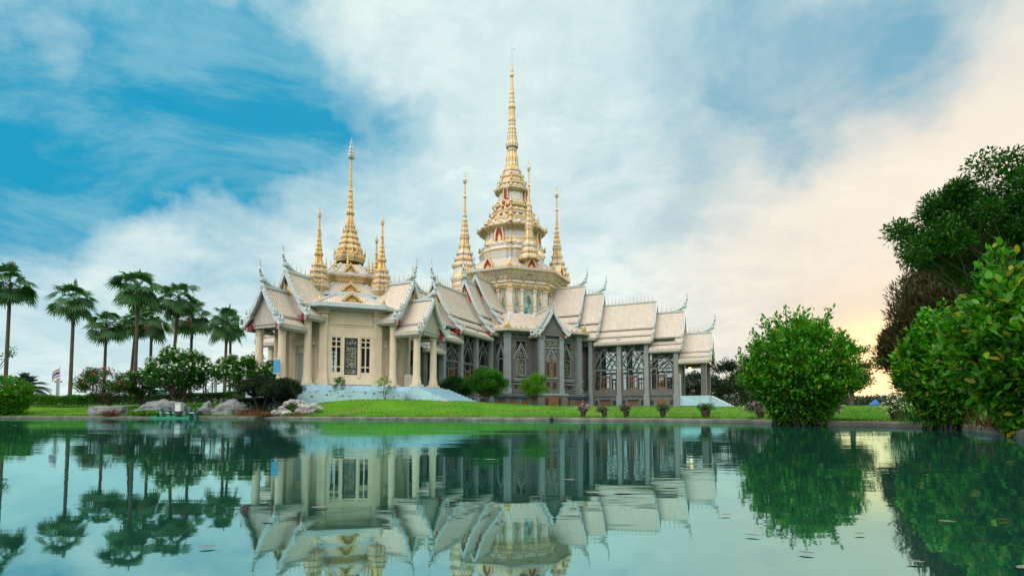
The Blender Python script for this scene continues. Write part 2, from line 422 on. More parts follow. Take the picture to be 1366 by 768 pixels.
# ------------------------------------------------------------------ terrain, bank, water
BQ = [(-8, 6), (-3.5, 14), (-1.6, 28), (-1.0, 35), (-.976, 37.0), (-.70, 37.7), (-.50, 36.5), (-.376, 32.9), (-.20, 29.8), (0, 27.0), (.13, 25.2), (.24, 23.6), (.36, 21.2), (.44, 20.2), (.475, 18.6),
      (.505, 16.2), (.55, 15.0), (.62, 14.6), (.70, 14.1), (.78, 13.4), (.84, 11.6), (.90, 9.4), (.976, 7.0), (1.1, 5.4), (1.4, 4.2), (3, 2.6), (8, 1.8)]
def bank(q):
    for (a, ya), (b_, yb) in zip(BQ, BQ[1:]):
        if a <= q <= b_: return ya + (yb - ya) * (q - a) / (b_ - a)
    return BQ[0][1] if q < BQ[0][0] else BQ[-1][1]
def sstep(x): x = min(max(x, 0.), 1.); return x * x * (3 - 2 * x)
def gz(x, y):
    q = x / max(y, .1); t = y - bank(q)
    L = 9 + 19 * sstep((q + .16) / .28) + 4 * sstep((q - .1) / .3)
    k = min(max(t / L, 0), 1.)
    k = .55 * sstep(k) + .45 * k
    z = .125 + .93 * k
    z += .50 * k * math.exp(-(((x + 14.5) / 13) ** 2 + ((y - 45) / 9) ** 2))
    if t > 60: z += .002 * (t - 60)
    return z + .03 * k * mnoise.noise(Vector((x * .3, y * .3, 0)))
qs = sorted(set([round(x, 4) for x in np.concatenate([np.linspace(-8, -1.6, 14), np.linspace(-1.6, 1.6, 161), np.linspace(1.6, 8, 14)])] + [q for q, _ in BQ]))
ts = [.06, .30, .31, .6, 1., 1.6, 2.4, 3.4, 4.6, 6, 7.5, 9, 11, 13, 15.5, 18, 21, 24, 28, 33, 40, 50, 65, 90, 130, 200, 350, 600, 1200, 2500]
vs = []; fs = []
for t_ in ts:
    for q in qs:
        y = bank(q) + t_; x = q * y
        vs.append((x, y, -.3 if t_ < .1 else (.06 if t_ < .305 else gz(x, y))))
nq = len(qs)
for i in range(len(ts) - 1):
    for k in range(nq - 1): fs.append((i * nq + k, i * nq + k + 1, (i + 1) * nq + k + 1, (i + 1) * nq + k))
MB().add(vs, fs).build('lawn', 'lawn', smooth=True, kind='structure')
kb = MB(); pts = [Vector((q * bank(q), bank(q), 0)) for q in qs]
prof = [(-.02, -.5), (0, .085), (.03, .125), (.30, .14), (.36, .11)]
vs = []; fs = []
dense = []
for a, c in zip(pts, pts[1:]):
    k = max(1, int((c - a).length / .6))
    for i in range(k): dense.append(a.lerp(c, i / k))
dense.append(pts[-1])
for i, p in enumerate(dense):
    dv = (dense[min(i + 1, len(dense) - 1)] - dense[max(i - 1, 0)]).normalized(); nrm = Vector((-dv.y, dv.x, 0))
    j = .018 * mnoise.noise(Vector((p.x * .7, p.y * .7, 3)))
    for (o_, z) in prof: vs.append(p + nrm * (o_ + j) + Vector((0, 0, z + j * .5)))
for i in range(len(dense) - 1):
    for k in range(4): fs.append((i * 5 + k, (i + 1) * 5 + k, (i + 1) * 5 + k + 1, i * 5 + k + 1))
kb.add(vs, fs).build('kerb', 'kerb', kind='structure')
MB().add([(-260, -120, 0), (260, -120, 0), (260, 46, 0), (-260, 46, 0)], [(0, 1, 2, 3)]).build('pond_water', 'pond_water', kind='structure')

# ------------------------------------------------------------------ temple building blocks
P3 = [[(0, 0), (.07, .10), (.14, .19), (.30, .40), (.46, .575), (.57, .665)], [(.55, .70), (.68, .79), (.79, .845)], [(.77, .875), (.88, .94), (1., 1.)]]
P2 = [[(0, 0), (.09, .12), (.18, .24), (.36, .45), (.55, .63), (.70, .745)], [(.67, .79), (.83, .90), (1., 1.)]]
def roof_segment(root, ang, s0, s1, zr, ze, W, prof, tilemat, trim, ped, chofa=1.7, fin=.50, fin_h=.85, fin_lib={}):
    T = rot(ang); H = zr - ze; eaves = []
    mb = MB(); mb.T = T
    bands = [[(w * W, zr - h * H) for w, h in b_] for b_ in prof]
    for sg in (-1, 1):
        acc = 0.
        for bi, b_ in enumerate(bands):
            th = .12
            for (w0, z0), (w1, z1) in zip(b_, b_[1:]):
                ln = math.hypot(w1 - w0, z1 - z0)
                v = [(s0, sg * w0, z0), (s1, sg * w0, z0), (s1, sg * w1, z1), (s0, sg * w1, z1)]
                mb.add(v, [(0, 1, 2, 3)], 0, [(s0, acc), (s1, acc), (s1, acc + ln), (s0, acc + ln)])
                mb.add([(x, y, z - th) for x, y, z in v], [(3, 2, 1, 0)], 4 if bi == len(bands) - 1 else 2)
                acc += ln
            we, zz = b_[-1]
            last = bi == len(bands) - 1
            hgt = .30 if last else .14
            mb.box(s0, s1 + .02, min(sg * (we - .10), sg * (we + .05)), max(sg * (we - .10), sg * (we + .05)), zz - hgt, zz + .035, 1)
            if last:
                mb.box(s0, s1, min(sg * (we - .28), sg * (we - .10)), max(sg * (we - .28), sg * (we - .10)), zz - .42, zz - .12, 1)
    mb.box(s0, s1, -.13, .13, zr - .06, zr + .14, 3)
    roof = mb.build('roof', [tilemat, 'fascia', 'soffit', trim, 'red'], root)
    # rake boards with flame teeth, and the rearing ends
    mb = MB(); mb.T = T
    for sg in (-1, 1):
        line = [p for b_ in bands for p in b_]
        for b_ in bands:
            for (w0, z0), (w1, z1) in zip(b_, b_[1:]):
                mb.bar((s1 + .05, sg * w0, z0 + .02), (s1 + .05, sg * w1, z1 + .02), .20, .27, (0, sg * .7, 1))
                d_ = Vector((0, sg * (w1 - w0), z1 - z0)); n_ = max(1, int(d_.length / .30)); up = Vector((0, -d_.z * 1, d_.y)) * (1 if sg > 0 else -1)
                up.normalize()
                for k in range(n_):
                    p = Vector((s1 + .05, sg * w0, z0 + .13)) + d_ * ((k + .5) / n_)
                    q = p + up * .24 + Vector((0, -sg * .06, .10)); e = d_ * (.42 / n_)
                    mb.add([p - e - Vector((.05, 0, 0)), p + e - Vector((.05, 0, 0)), p + e + Vector((.05, 0, 0)), p - e + Vector((.05, 0, 0)), q], [(0, 1, 4), (1, 2, 4), (2, 3, 4), (3, 0, 4)])
            we, zz = b_[-1]; k = .9 if b_ is bands[-1] else .7
            mb.tube([(s1 + .05, sg * (we - .12), zz - .02), (s1 + .07, sg * (we + .12 * k), zz - .14 * k), (s1 + .10, sg * (we + .34 * k), zz - .02), (s1 + .12, sg * (we + .42 * k), zz + .28 * k), (s1 + .12, sg * (we + .38 * k), zz + .55 * k), (s1 + .14, sg * (we + .46 * k), zz + .85 * k)],
                    [.16 * k, .19 * k, .17 * k, .12 * k, .07 * k, .01], 6)
            mb.tube([(s1 + .05, sg * (we - .2), zz + .12), (s1 + .08, sg * (we + .02), zz + .42 * k), (s1 + .08, sg * (we - .02), zz + .75 * k)], [.12 * k, .08 * k, .01], 5)
    mb.build('bargeboard', trim, roof)
    # gable panel
    pts = [(0, zr - .15)] + [(w * .98, z - .08) for b_ in bands for (w, z) in b_[1:]]
    zb = ze + .05
    poly = [(s1 - .30, w, z) for w, z in pts] + [(s1 - .30, pts[-1][0] * .9, zb - .25), (s1 - .30, -pts[-1][0] * .9, zb - .25)] + [(s1 - .30, -w, z) for w, z in reversed(pts[1:])]
    mb = MB(); mb.T = T
    n_ = len(poly); back = [(x - .1, y, z) for x, y, z in poly]
    mb.add(poly + back, [tuple(range(n_)), tuple(range(2 * n_ - 1, n_ - 1, -1))], 3 if ped == 'red' else 0)
    if ped == 'red':
        hi = [(s1 - .285, w, z) for w, z in pts if z > zr - .47 * H]; mb.add(hi + [(x, -y, z) for x, y, z in reversed(hi[1:])], [tuple(range(2 * len(hi) - 1))], 0)
    if ped == 'red': mb.add([(s1 - .27, 0, zr - H * .18), (s1 - .27, W * .22, zr - H * .52), (s1 - .27, -W * .22, zr - H * .52), (s1 - .18, 0, zr - H * .4)], [(0, 1, 3), (1, 2, 3), (2, 0, 3)], 1)
    # red boards under the eaves at the gable end
    for sg in (-1, 1): mb.box(s1 - .20, s1 - .10, min(sg * W * .68, sg * W * .97), max(sg * W * .68, sg * W * .97), zb - .40, zb + .02, 2)
    mb.build('pediment', [ped, 'pale_gold', 'red', 'fascia'], roof)
    if chofa:
        k = chofa / 1.7; mb = MB(); mb.T = T
        mb.tube([(s1 - 1.5 * k, 0, zr + .06), (s1 - .8 * k, 0, zr + .14 * k), (s1 - .25 * k, 0, zr + .34 * k), (s1 + .02, 0, zr + .62 * k)], [.10 * k, .13 * k, .19 * k, .17 * k], 6)
        mb.lathe([(0, .05 * k), (.08 * k, .24 * k), (.28 * k, .25 * k), (.42 * k, .12 * k)], circle(8), c=(s1 + .04, 0, zr + .30 * k))
        mb.tube([(s1 + .02, 0, zr + .62 * k), (s1 + .22 * k, 0, zr + .92 * k), (s1 + .32 * k, 0, zr + 1.25 * k), (s1 + .30 * k, 0, zr + 1.55 * k), (s1 + .30 * k, 0, zr + 1.82 * k), (s1 + .44 * k, 0, zr + 2.10 * k)],
                [.14 * k, .13 * k, .10 * k, .08 * k, .055 * k, .012], 6)
        mb.build('roof_finial', trim, roof, smooth=True)
    key = (fin_h, trim)
    L = s1 - s0 - .6; n_ = max(2, int(L / fin))
    for k in range(n_):
        m_ = T @ Matrix.Translation((s0 + .3 + L * (k + .5) / n_, 0, zr + .12))
        if key not in fin_lib:
            h = fin_h
            fin_lib[key] = MB().lathe([(0, .05), (.10 * h, .065), (.16 * h, .035), (.26 * h, .06), (.40 * h, .034), (.46 * h, .042), (h, .006)], circle(6)).build('ridge_finial', 'pale_gold', roof)
            fin_lib[key].matrix_local = m_
        else: clone(fin_lib[key], roof, m_)
    return roof

def facet_wall(mb, w, z0, z1, holes, th=.3, mat=0):
    """wall panel in the plane y=0 (outside +y), centred on x=0, with rectangular openings (x0, x1, z0, z1)"""
    xs = -w / 2
    for (a, b_, c, d_) in sorted(holes):
        if a > xs: mb.box(xs, a, -th, 0, z0, z1, mat)
        if c > z0: mb.box(a, b_, -th, 0, z0, c, mat)
        if d_ < z1: mb.box(a, b_, -th, 0, d_, z1, mat)
        xs = b_
    if xs < w / 2: mb.box(xs, w / 2, -th, 0, z0, z1, mat)
def arc(w, z0, z1, n=5, s=1):
    """half of a pointed arch: from the springing (s*w/2, z0) to the apex (0, z1)"""
    return [(s * w / 2 * (1 - (k / n) ** 1.35), z0 + (z1 - z0) * k / n) for k in range(n + 1)]

def wing_window(root, T, w, z0, z1, zt):
    """tall glazed bay: a wooden casement between side lights below the transom, crossing pointed arches above"""
    fr = MB(); fr.T = T; y0, y1 = -.24, -.06; b_ = .13
    h = w / 2; c = w * .20
    for x in (-h, h): fr.box(min(x, x - math.copysign(b_, x)), max(x, x - math.copysign(b_, x)), y0, y1, z0, z1)
    fr.box(-h + b_, h - b_, y0, y1, z0, z0 + b_); fr.box(-h + b_, h - b_, y0, y1, z1 - b_, z1)
    fr.box(-h + b_, h - b_, y0 - .01, y1 + .03, zt - .12, zt + .12)
    for x in (-c - .06, c - .06): fr.box(x, x + .12, y0 + .01, y1 + .01, z0 + b_, zt - .12)
    zm = z0 + (zt - z0) * .70
    fr.box(-c + .06, c - .06, y0 + .02, y1, zm - .06, zm + .06)
    for x0, x1 in ((-h + b_, -c - .06), (c + .06, h - b_)): fr.box(x0, x1, y0 + .02, y1, zm + .1, zm + .18)
    zs = zt + .12; yc = -.14
    for sg in (-1, 1):
        big = arc(2 * h - .3, zs + .25, z1 - .35, 5, sg); small = arc(1.15 * h, zs, zs + (z1 - zs) * .56, 5, sg)
        for ar, t_ in ((big, .17), (small, .14)):
            for (a, za), (b2, zb) in zip(ar, ar[1:]): fr.bar((a, yc, za), (b2, yc, zb), t_, .16 + .01 * sg)
        fr.bar((sg * h * .92, yc + .01, zs + (z1 - zs) * .42), (-sg * h * .30, yc + .01, z1 - .1), .11, .12)
        fr.bar((sg * h * .92, yc - .01, z1 - .2), (sg * h * .30, yc - .01, zs + (z1 - zs) * .50), .10, .11)
    fr.bar((0, yc, zs + (z1 - zs) * .55), (0, yc, z1 - .05), .10, .13)
    win = fr.build('window', 'concrete', root)
    pn = MB(); pn.T = T; pn.box(-h + .05, h - .05, -.165, -.15, z0 + .05, z1 - .05); pn.build('pane', 'clear_glass', win)
    cs = MB(); cs.T = T; cw = c - .07
    for x in (-cw, -cw * .38, cw * .22, cw - .10): cs.box(x, x + .10, -.22, -.08, z0 + b_ + .01, zm - .07)
    cs.box(-cw, cw, -.21, -.09, z0 + b_ + .012, z0 + b_ + .25); cs.box(-cw, cw, -.21, -.09, zm - .2, zm - .072)
    cs.box(-cw, cw, -.21, -.09, zm - .75, zm - .66)
    for sg in (-1, 1):
        x = sg * (h - b_ - .05); cs.box(x - .05, x + .05, -.2, -.09, z0 + b_ + .01, zt - .13)
    cs.build('casement', 'wood', win)
    return win

def arch_window(root, T, xc, w, z0, zm, z1, fmat='concrete', gm='gold_glass'):
    """narrow light with a rounded lower panel and a pointed one above it"""
    mb = MB(); mb.T = T @ Matrix.Translation((xc, 0, 0)); h = w / 2
    for sg in (-1, 1):
        ar = arc(w, z1 - (z1 - zm) * .75, z1, 4, sg)
        mb.bar((sg * h, .03, z0), (sg * h, .03, zm), .10, .14)
        mb.bar((sg * h, .03, zm), (sg * h * .55, .032, zm + .25), .10, .138)
        for (a, za), (b_, zb) in zip(ar, ar[1:]): mb.bar((a * .9, .03, za), (b_ * .9, .03, zb), .10, .14)
        mb.bar((sg * h * 1.75, .02, zm + .2), (0, .02, z1 + .45), .16, .12)
    mb.box(-h - .05, h + .05, -.04, .11, z0 - .12, z0)
    mb.box(-h, h, -.04, .09, zm + .20, zm + .32)
    win = mb.build('window', fmat, root)
    pn = MB(); pn.T = T @ Matrix.Translation((xc, 0, 0))
    pn.box(-h + .02, h - .02, -.18, -.16, z0, zm + .2)
    arl = arc(w * .82, z1 - (z1 - zm) * .75, z1 - .05, 4, 1)
    poly = [(x, -.165, z) for x, z in arl] + [(-x, -.165, z) for x, z in reversed(arl[:-1])]
    pn.add(poly, [tuple(range(len(poly)))])
    for sg in (-1, 1):
        pn.add([(sg * h * 1.9, .012, zm + .85), (sg * h * 1.9, .012, z1 + .3), (sg * h * .7, .012, z1 + .3)], [(0, 1, 2)])
    pn.build('pane', gm, win)
    return win

def column(root, x, y, z0, z1, r, matname='cream_wall', lib={}):
    h = z1 - z0; key = (round(h, 2), r, matname)
    if key in lib: return clone(lib[key], root, Matrix.Translation((x, y, z0)))
    mb = MB()
    q = r * 1.0
    mb.box(-q * 1.45, q * 1.45, -q * 1.45, q * 1.45, 0, .16)
    mb.lathe([(.16, 1.38 * q), (.30, 1.38 * q), (.36, 1.25 * q), (.50, 1.27 * q), (.56, 1.14 * q), (.78, 1.14 * q), (.82, 1.02 * q), (h * .5, 1.0 * q), (h - .62, .93 * q), (h - .60, 1.03 * q), (h - .52, 1.03 * q), (h - .50, .95 * q), (h - .36, 1.02 * q), (h - .18, 1.22 * q), (h - .12, 1.15 * q), (h, 1.15 * q)], circle(20))
    o = mb.build('column', matname, root); o.matrix_local = Matrix.Translation((x, y, z0)); lib[key] = o
    for p in o.data.polygons: p.use_smooth = len(p.vertices) == 4 and abs(p.normal.z) < .5 and p.center.z > .2
    return o

def lathe_px(spec, Y, zb, c=0.):
    """turn (pixel row, half width in pixels, material) rows, read at distance Y, into heights above zb and radii in metres"""
    out = []
    for (py, hw, mt_) in spec:
        p = at(683, py, Y); zc = Y * math.cos(TILT) + (p.z - CAM_H) * math.sin(TILT)
        out.append((p.z - zb, hw * .965 * zc / F, mt_))
    # the undersides of the mouldings are darker gold, shade painted into the colour
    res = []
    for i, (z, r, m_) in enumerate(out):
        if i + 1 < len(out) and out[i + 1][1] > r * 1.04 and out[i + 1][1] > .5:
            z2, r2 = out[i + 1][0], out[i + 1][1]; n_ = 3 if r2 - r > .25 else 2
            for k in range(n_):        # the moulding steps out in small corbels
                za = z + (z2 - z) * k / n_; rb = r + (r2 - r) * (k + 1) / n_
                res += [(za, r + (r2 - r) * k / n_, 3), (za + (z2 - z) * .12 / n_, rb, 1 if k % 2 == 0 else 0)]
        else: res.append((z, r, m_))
    return res
def crown_teeth(mb, prof, plan_n, hgt, mat, zmin=-1e9, zmax=1e9, off=0., mat2=None):
    """small upright leaves on the lips of a tiered tower"""
    for i in range(1, len(prof) - 1):
        z, r = prof[i][0], prof[i][1]
        if r > prof[i + 1][1] * 1.06 and r >= prof[i - 1][1] * .985 and zmin < z < zmax:
            for k in range(plan_n):
                for o_ in (-.17, .17, .5):
                    a = 2 * math.pi * (k + o_) / plan_n + R(off); s = .085 * r + .03; h_ = hgt * (1.25 if o_ == .5 else .8) * (.4 + .16 * r)
                    c = Vector((math.cos(a), math.sin(a), 0)); t_ = Vector((-c.y, c.x, 0)); p = c * r * (.99 + (.06 if o_ == .5 else 0.)) + Vector((0, 0, z))
                    mb.add([p - t_ * s, p + t_ * s, p + c * s * .5, p - c * s, p + Vector((0, 0, h_)) + c * .12 * h_], [(0, 2, 4), (2, 1, 4), (1, 3, 4), (3, 0, 4)], mat if (mat2 is None or o_ == .5) else mat2)

def gold_leaf(root, m_, h, lib={}):
    """small upright leaf ornament standing on an eave"""
    key = round(h, 2)
    if key in lib: return clone(lib[key], root, m_)
    w = h * .34
    prof = [(-.8 * w, 0), (-w, .35 * h), (-.55 * w, .62 * h), (0, h), (.55 * w, .62 * h), (w, .35 * h), (.8 * w, 0)]
    mb = MB(); n_ = len(prof); v = [(x, .05, z) for x, z in prof] + [(x, -.05, z) for x, z in prof] + [(0, .16 * h, .35 * h)]
    mb.add(v, [(k, k + 1, 2 * n_) for k in range(n_ - 1)] + [(6, 0, 2 * n_)] + [tuple(range(2 * n_ - 1, n_ - 1, -1))] + [(k + 1, k, k + n_, k + n_ + 1) for k in range(n_ - 1)])
    o = mb.build('eave_ornament', 'gold', root); o.matrix_local = m_; lib[key] = o
    return o

def dormer(root, T, w, h, frame='gold', panel='red', dep=1.2):
    """small gabled niche standing on a roof, outside +y"""
    mb = MB(); mb.T = T
    pr = [(-w / 2, 0), (-w * .46, h * .30), (-w * .30, h * .58), (0, h), (w * .30, h * .58), (w * .46, h * .30), (w / 2, 0)]
    for (a, za), (b_, zb) in zip(pr, pr[1:]):
        mb.bar((a, .06, za), (b_, .06, zb), .16 * w ** .5, .26, (0, 1, 0))
    for x, z in ((-w * .56, .02), (w * .56, .02)): mb.tube([(x, .06, z), (x * 1.15, .06, z + .08 * h), (x * 1.2, .06, z + .28 * h)], [.07 * w, .06 * w, .01], 5)
    mb.tube([(0, .06, h * .92), (0, .06, h * 1.12), (0, .06, h * 1.38)], [.08 * w, .06 * w, .01], 5)
    v = [(x, .0, z) for x, z in pr] + [(x, -dep, z) for x, z in pr]; n_ = len(pr)
    mb.add(v, [(k, k + 1, k + 1 + n_, k + n_) for k in range(n_ - 1)], 1)
    d = mb.build('dormer', [frame, 'cream_trim'], root)
    mb = MB(); mb.T = T
    mb.add([(x * .92, .02, z * .95) for x, z in pr], [tuple(range(n_))])
    mb.add([(-w * .2, .05, .0), (w * .2, .05, 0), (w * .22, .05, h * .16), (0, .07, h * .34), (-w * .22, .05, h * .16)], [(0, 1, 2, 3, 4)], 1)
    mb.build('panel', [panel, frame], d)
    return d

# ------------------------------------------------------------------ the great hall
HZ = .55                                  # bottom of the masonry, below the lawn
AX = R(-25)
hall = thing('temple_hall', (0, 80, 0), AX, label='great grey and cream temple hall with long tiered roofs and the tallest golden spire', category='temple')
DIRS = {'A': -90, 'D': -45, 'B': 0, 'P': 45, 'N': -135}
WW = 3.25                                 # half width of a wing wall
POSTS = [13.4, 17.3, 20.9, 24.6]
BAYS = [(13.4, 17.3, 9.45), (17.3, 20.9, 9.45), (20.9, 24.6, 8.15)]
for ang in (-90, 0):
    T = rot(ang)
    mb = MB(); mb.T = T
    for sg in (-1, 1):
        y0, y1 = sorted((sg * (WW - .3), sg * WW))
        mb.box(12.0, 24.6, y0, y1, HZ, 3.35)
        mb.box(12.0, 20.9, y0, y1, 9.45, 10.3); mb.box(20.9, 24.6, y0, y1, 8.15, 8.95)
        ya, yb = sorted((sg * (WW - .05), sg * (WW + .12)))
        mb.box(12.0, 24.75, ya, yb, 2.62, 2.80)
    mb.box(24.4, 24.7, -WW + .3, -1.1, HZ, 9.5); mb.box(24.4, 24.7, 1.1, WW - .3, HZ, 9.5); mb.box(24.4, 24.7, -1.1, 1.1, 5.6, 9.5)
    mb.box(12, 24.4, -WW + .3, WW - .3, 2.6, 2.75)
    mb.box(12.0, 28.4, -WW - .05, WW + .05, HZ, 1.30)
    mb.box(24.7, 28.2, -WW + .1, WW - .1, 7.0, 7.3); mb.box(12, 24.4, -WW + .3, WW - .3, 9.9, 10.0)
    mb.build('wing_wall', 'concrete', hall)
    for sg in (-1, 1):
        for k, s in enumerate(POSTS):
            pb = MB(); pb.T = T; y0, y1 = sorted((sg * (WW - .34), sg * (WW + .26)))
            zt = 10.2 if s < 20 else (10.0 if s < 23 else 8.8)
            pb.box(s - .27, s + .27, y0, y1, HZ, zt)
            y0, y1 = sorted((sg * (WW - .3), sg * (WW + .36)))
            pb.box(s - .36, s + .36, y0, y1, HZ, 2.75); pb.box(s - .33, s + .33, y0, y1, zt - .5, zt - .25)
            pb.build('pilaster', 'pale_concrete', hall)
        for (a, b_, zt) in BAYS:
            TT = T @ Matrix.Translation(((a + b_) / 2, sg * WW, 0)) @ rot(0 if sg > 0 else 180)
            wing_window(hall, TT, b_ - a - .56, 3.37, zt - .02, 6.15)
            bw = MB(); bw.T = TT
            bw.box(-.62, .62, -.05, .03, 1.42, 2.12, 0); bw.box(-1.45, -1.0, -.05, .025, 1.45, 2.05, 1); bw.box(1.0, 1.45, -.05, .025, 1.45, 2.05, 1)
            bb = bw.build('basement_window', ['wood', 'dark'], hall)
            if zt > 9: am = MB(); am.T = TT; am.bar((-.72, .16, 2.10), (.72, .16, 2.10), .34, .04, (0, -.5, 1)); am.build('awning', 'blue_cloth', bb)
        # columns of the end porch
        pc = MB(); pc.T = T; y = sg * 2.95
        pc.box(27.55, 28.2, y - .34, y + .34, HZ, 7.15); pc.box(27.45, 28.3, y - .42, y + .42, HZ, 1.6); pc.box(27.45, 28.3, y - .42, y + .42, 6.7, 6.95)
        po = pc.build('porch_column', 'concrete', hall)
        pc = MB(); pc.T = T; pc.box(27.42, 28.33, y - .45, y + .45, HZ + .3, 2.55); pc.build('wrapping', 'blue_paint', po)
    dm = MB(); dm.T = T; dm.box(24.55, 24.66, -1.08, 1.08, 2.6, 5.58); dm.build('door', 'door_grey', hall)
    prm = [(-5 if ang == 0 else -5, 11.6, 18.7, 11.9, 4.3, P3), (11.2, 14.4, 17.4, 10.55, 4.0, P3), (14.0, 21.7, 15.55, 9.75, 3.95, P3), (21.3, 25.3, 13.9, 8.5, 3.9, P3), (24.9, 28.7, 10.85, 6.95, 3.75, P3)]
    prm[0] = (6.2,) + prm[0][1:]
    for i, (s0, s1, zr, ze, W_, pf) in enumerate(prm):
        roof_segment(hall, ang, s0, s1, zr, ze, W_, pf, 'hall_tile', 'trim', 'red', chofa=0 if (i == 2 and ang == 0) else 2.2)
# lower octagon
RL = 12.2
mb = MB(); mb.lathe([(HZ, 13.0), (2.45, 13.0), (2.5, 13.25), (2.85, 13.25), (2.9, 12.9)], octo())
mb.build('plinth', 'concrete', hall)
wl = MB()
for k in range(8):
    a = -90 + 45 * k; wl.T = rot(a - 90) @ Matrix.Translation((0, RL, 0)); w = 2 * RL * math.tan(R(22.5))
    if k == 1: holes = [(-4.0 + .15, -2.75 + .15, 5.0, 9.6), (2.6, 3.85, 5.0, 9.6)]
    elif k in (0, 2): holes = [(-4.55, -3.75, 5.2, 9.4), (3.75, 4.55, 5.2, 9.4)]
    else: holes = []
    facet_wall(wl, w, 2.9, 11.0, holes)
    wl.box(-w / 2, w / 2, -.02, .14, 10.0, 10.25); wl.box(-w / 2, w / 2, -.02, .12, 3.0, 3.5)
    for j in range(-4, 5):
        if abs(j) > 1 or k != 1: wl.box(j * 1.1 - .22, j * 1.1 + .22, -.02, .03, 10.4, 10.75, 1)
wl.build('wall', ['concrete', 'dark'], hall)
for k in range(8):
    a = -112.5 + 45 * k; r = RL / math.cos(R(22.5)); pb = MB(); pb.T = rot(a) @ Matrix.Translation((r - .05, 0, 0))
    pb.box(-.35, .3, -.48, .48, 2.9, 10.95); pb.box(-.3, .38, -.56, .56, 2.92, 3.6); pb.box(-.3, .36, -.54, .54, 10.1, 10.4)
    pb.build('pilaster', 'pale_concrete', hall)
for a, xs in ((-45, (-3.22, 3.22)), (-90, (-4.15, 4.15)), (0, (-4.15, 4.15))):
    TT = rot(a - 90) @ Matrix.Translation((0, RL, 0))
    for xc in xs:
        w_ = 1.18 if a == -45 else .72
        arch_window(hall, TT, xc, w_, 5.25, 7.1, 9.0, 'pale_concrete', 'gold_glass' if a == -45 else 'dim_glass')
        # little balcony with two wooden lights under each window
        mb = MB(); mb.T = TT @ Matrix.Translation((xc, 0, 0)); w = w_ * .95
        mb.box(-w, w, -.02, .32, 4.62, 4.82, 0); mb.box(-w * .92, w * .92, -.02, .22, 4.42, 4.60, 0); mb.box(-w * .9, w * .9, -.02, .3, 4.05, 4.2, 0)
        for x0, x1 in ((-w * .8, -w * .1), (w * .1, w * .8)):
            mb.box(x0, x1, -.02, .05, 3.1, 4.0, 1); mb.box(x0 + .1, x1 - .1, -.02, .07, 3.2, 3.9, 2); mb.box(x0 + .05, x1 - .05, -.01, .06, 4.25, 4.4, 2)
        mb.build('balcony_window', ['pale_concrete', 'wood', 'dark'], hall)
for a in (-90, -45, 0):
    TT = rot(a - 90) @ Matrix.Translation((0, 13.0, 0))
    for xc in (-4.6, -3.0, 3.0, 4.6):
        mb = MB(); mb.T = TT; mb.box(xc - .55, xc + .55, -.05, .04, 1.35, 2.2, 0); mb.box(xc - .64, xc + .64, -.05, .02, 1.28, 2.27, 1)
        bb = mb.build('basement_window', ['wood', 'pale_concrete'], hall)
        mb = MB(); mb.T = TT; mb.bar((xc - .68, .15, 2.26), (xc + .68, .15, 2.26), .34, .04, (0, -.5, 1)); mb.build('awning', 'blue_cloth', bb)
# skirt roof over the lower octagon
def octo_roof(root, prof, tilemat, trim, ring_w=.14, plan=None):
    pl = plan or octo()
    mb = MB(); mb.lathe([(z, r) for r, z in prof], pl, uv=True, cap=False)
    r0, z0 = prof[0]
    mb.lathe([(z0 - .30, r0 - .25), (z0 - .28, r0 + .05), (z0 + .03, r0 + .05), (z0 + .03, r0 - .05)], pl, mat=1 if tilemat == 'hall_tile' else 3, cap=False)
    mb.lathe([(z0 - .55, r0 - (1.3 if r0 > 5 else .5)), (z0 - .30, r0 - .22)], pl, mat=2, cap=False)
    for (a, f) in pl:
        for (ra, za), (rb, zb) in zip(prof, prof[1:]):
            mb.bar((math.cos(a) * ra * f, math.sin(a) * ra * f, za + .04), (math.cos(a) * rb * f, math.sin(a) * rb * f, zb + .04), ring_w * 2, ring_w, (0, 0, 1), 3)
    return mb.build('eave_roof', [tilemat, 'fascia', 'soffit', trim], root)
sk = octo_roof(hall, [(13.3, 11.1), (11.4, 12.0), (9.6, 13.0), (8.2, 14.0)], 'hall_tile', 'trim')
for a in (-90, -45, 0):
    for j in range(-7, 8):
        x = j * .72
        if abs(x) < (2.7 if a == -45 else 4.2): continue
        gold_leaf(sk, rot(a - 90) @ Matrix.Translation((x, 13.28, 11.13)), .34)
for a in (-67.5, -22.5):
    gold_leaf(sk, rot(a - 90) @ Matrix.Translation((0, 14.3, 11.15)), 1.05)
# gabled porch on the front facet
T = rot(-45)
mb = MB(); mb.T = T
mb.box(RL - .2, 14.5, -1.55, 1.55, 2.85, 10.4, 0); mb.box(12.8, 15.1, -2.0, 2.0, HZ, 2.55, 0); mb.box(12.8, 15.2, -2.15, 2.15, 2.55, 2.85, 1)
mb.box(14.48, 14.62, -1.0, 1.0, 9.55, 9.7, 1); mb.box(14.48, 14.62, -1.0, 1.0, 8.55, 8.70, 1); mb.box(14.48, 14.62, -1.0, 1.0, 4.7, 4.86, 1)
pw = mb.build('porch_wall', ['concrete', 'pale_concrete'], hall)
for y in (-1.36, 1.36):
    pb = MB(); pb.T = T; pb.box(14.2, 14.86, y - .30, y + .30, 2.85, 10.2); pb.box(14.1, 14.95, y - .36, y + .36, 2.85, 3.4); pb.box(14.1, 14.95, y - .36, y + .36, 9.75, 10.0)
    pb.build('pilaster', 'pale_concrete', hall)
TT = rot(-135) @ Matrix.Translation((0, 14.5, 0))
mb = MB(); mb.T = TT
for x in (-.72, -.24, .24, .72): mb.box(x - .16, x + .16, -.02, .03, 8.78, 9.48, 0)
for sg in (-1, 1): mb.add([(sg * .92, .02, 7.2), (sg * .92, .02, 8.5), (sg * .25, .02, 8.5)], [(0, 1, 2)], 0)
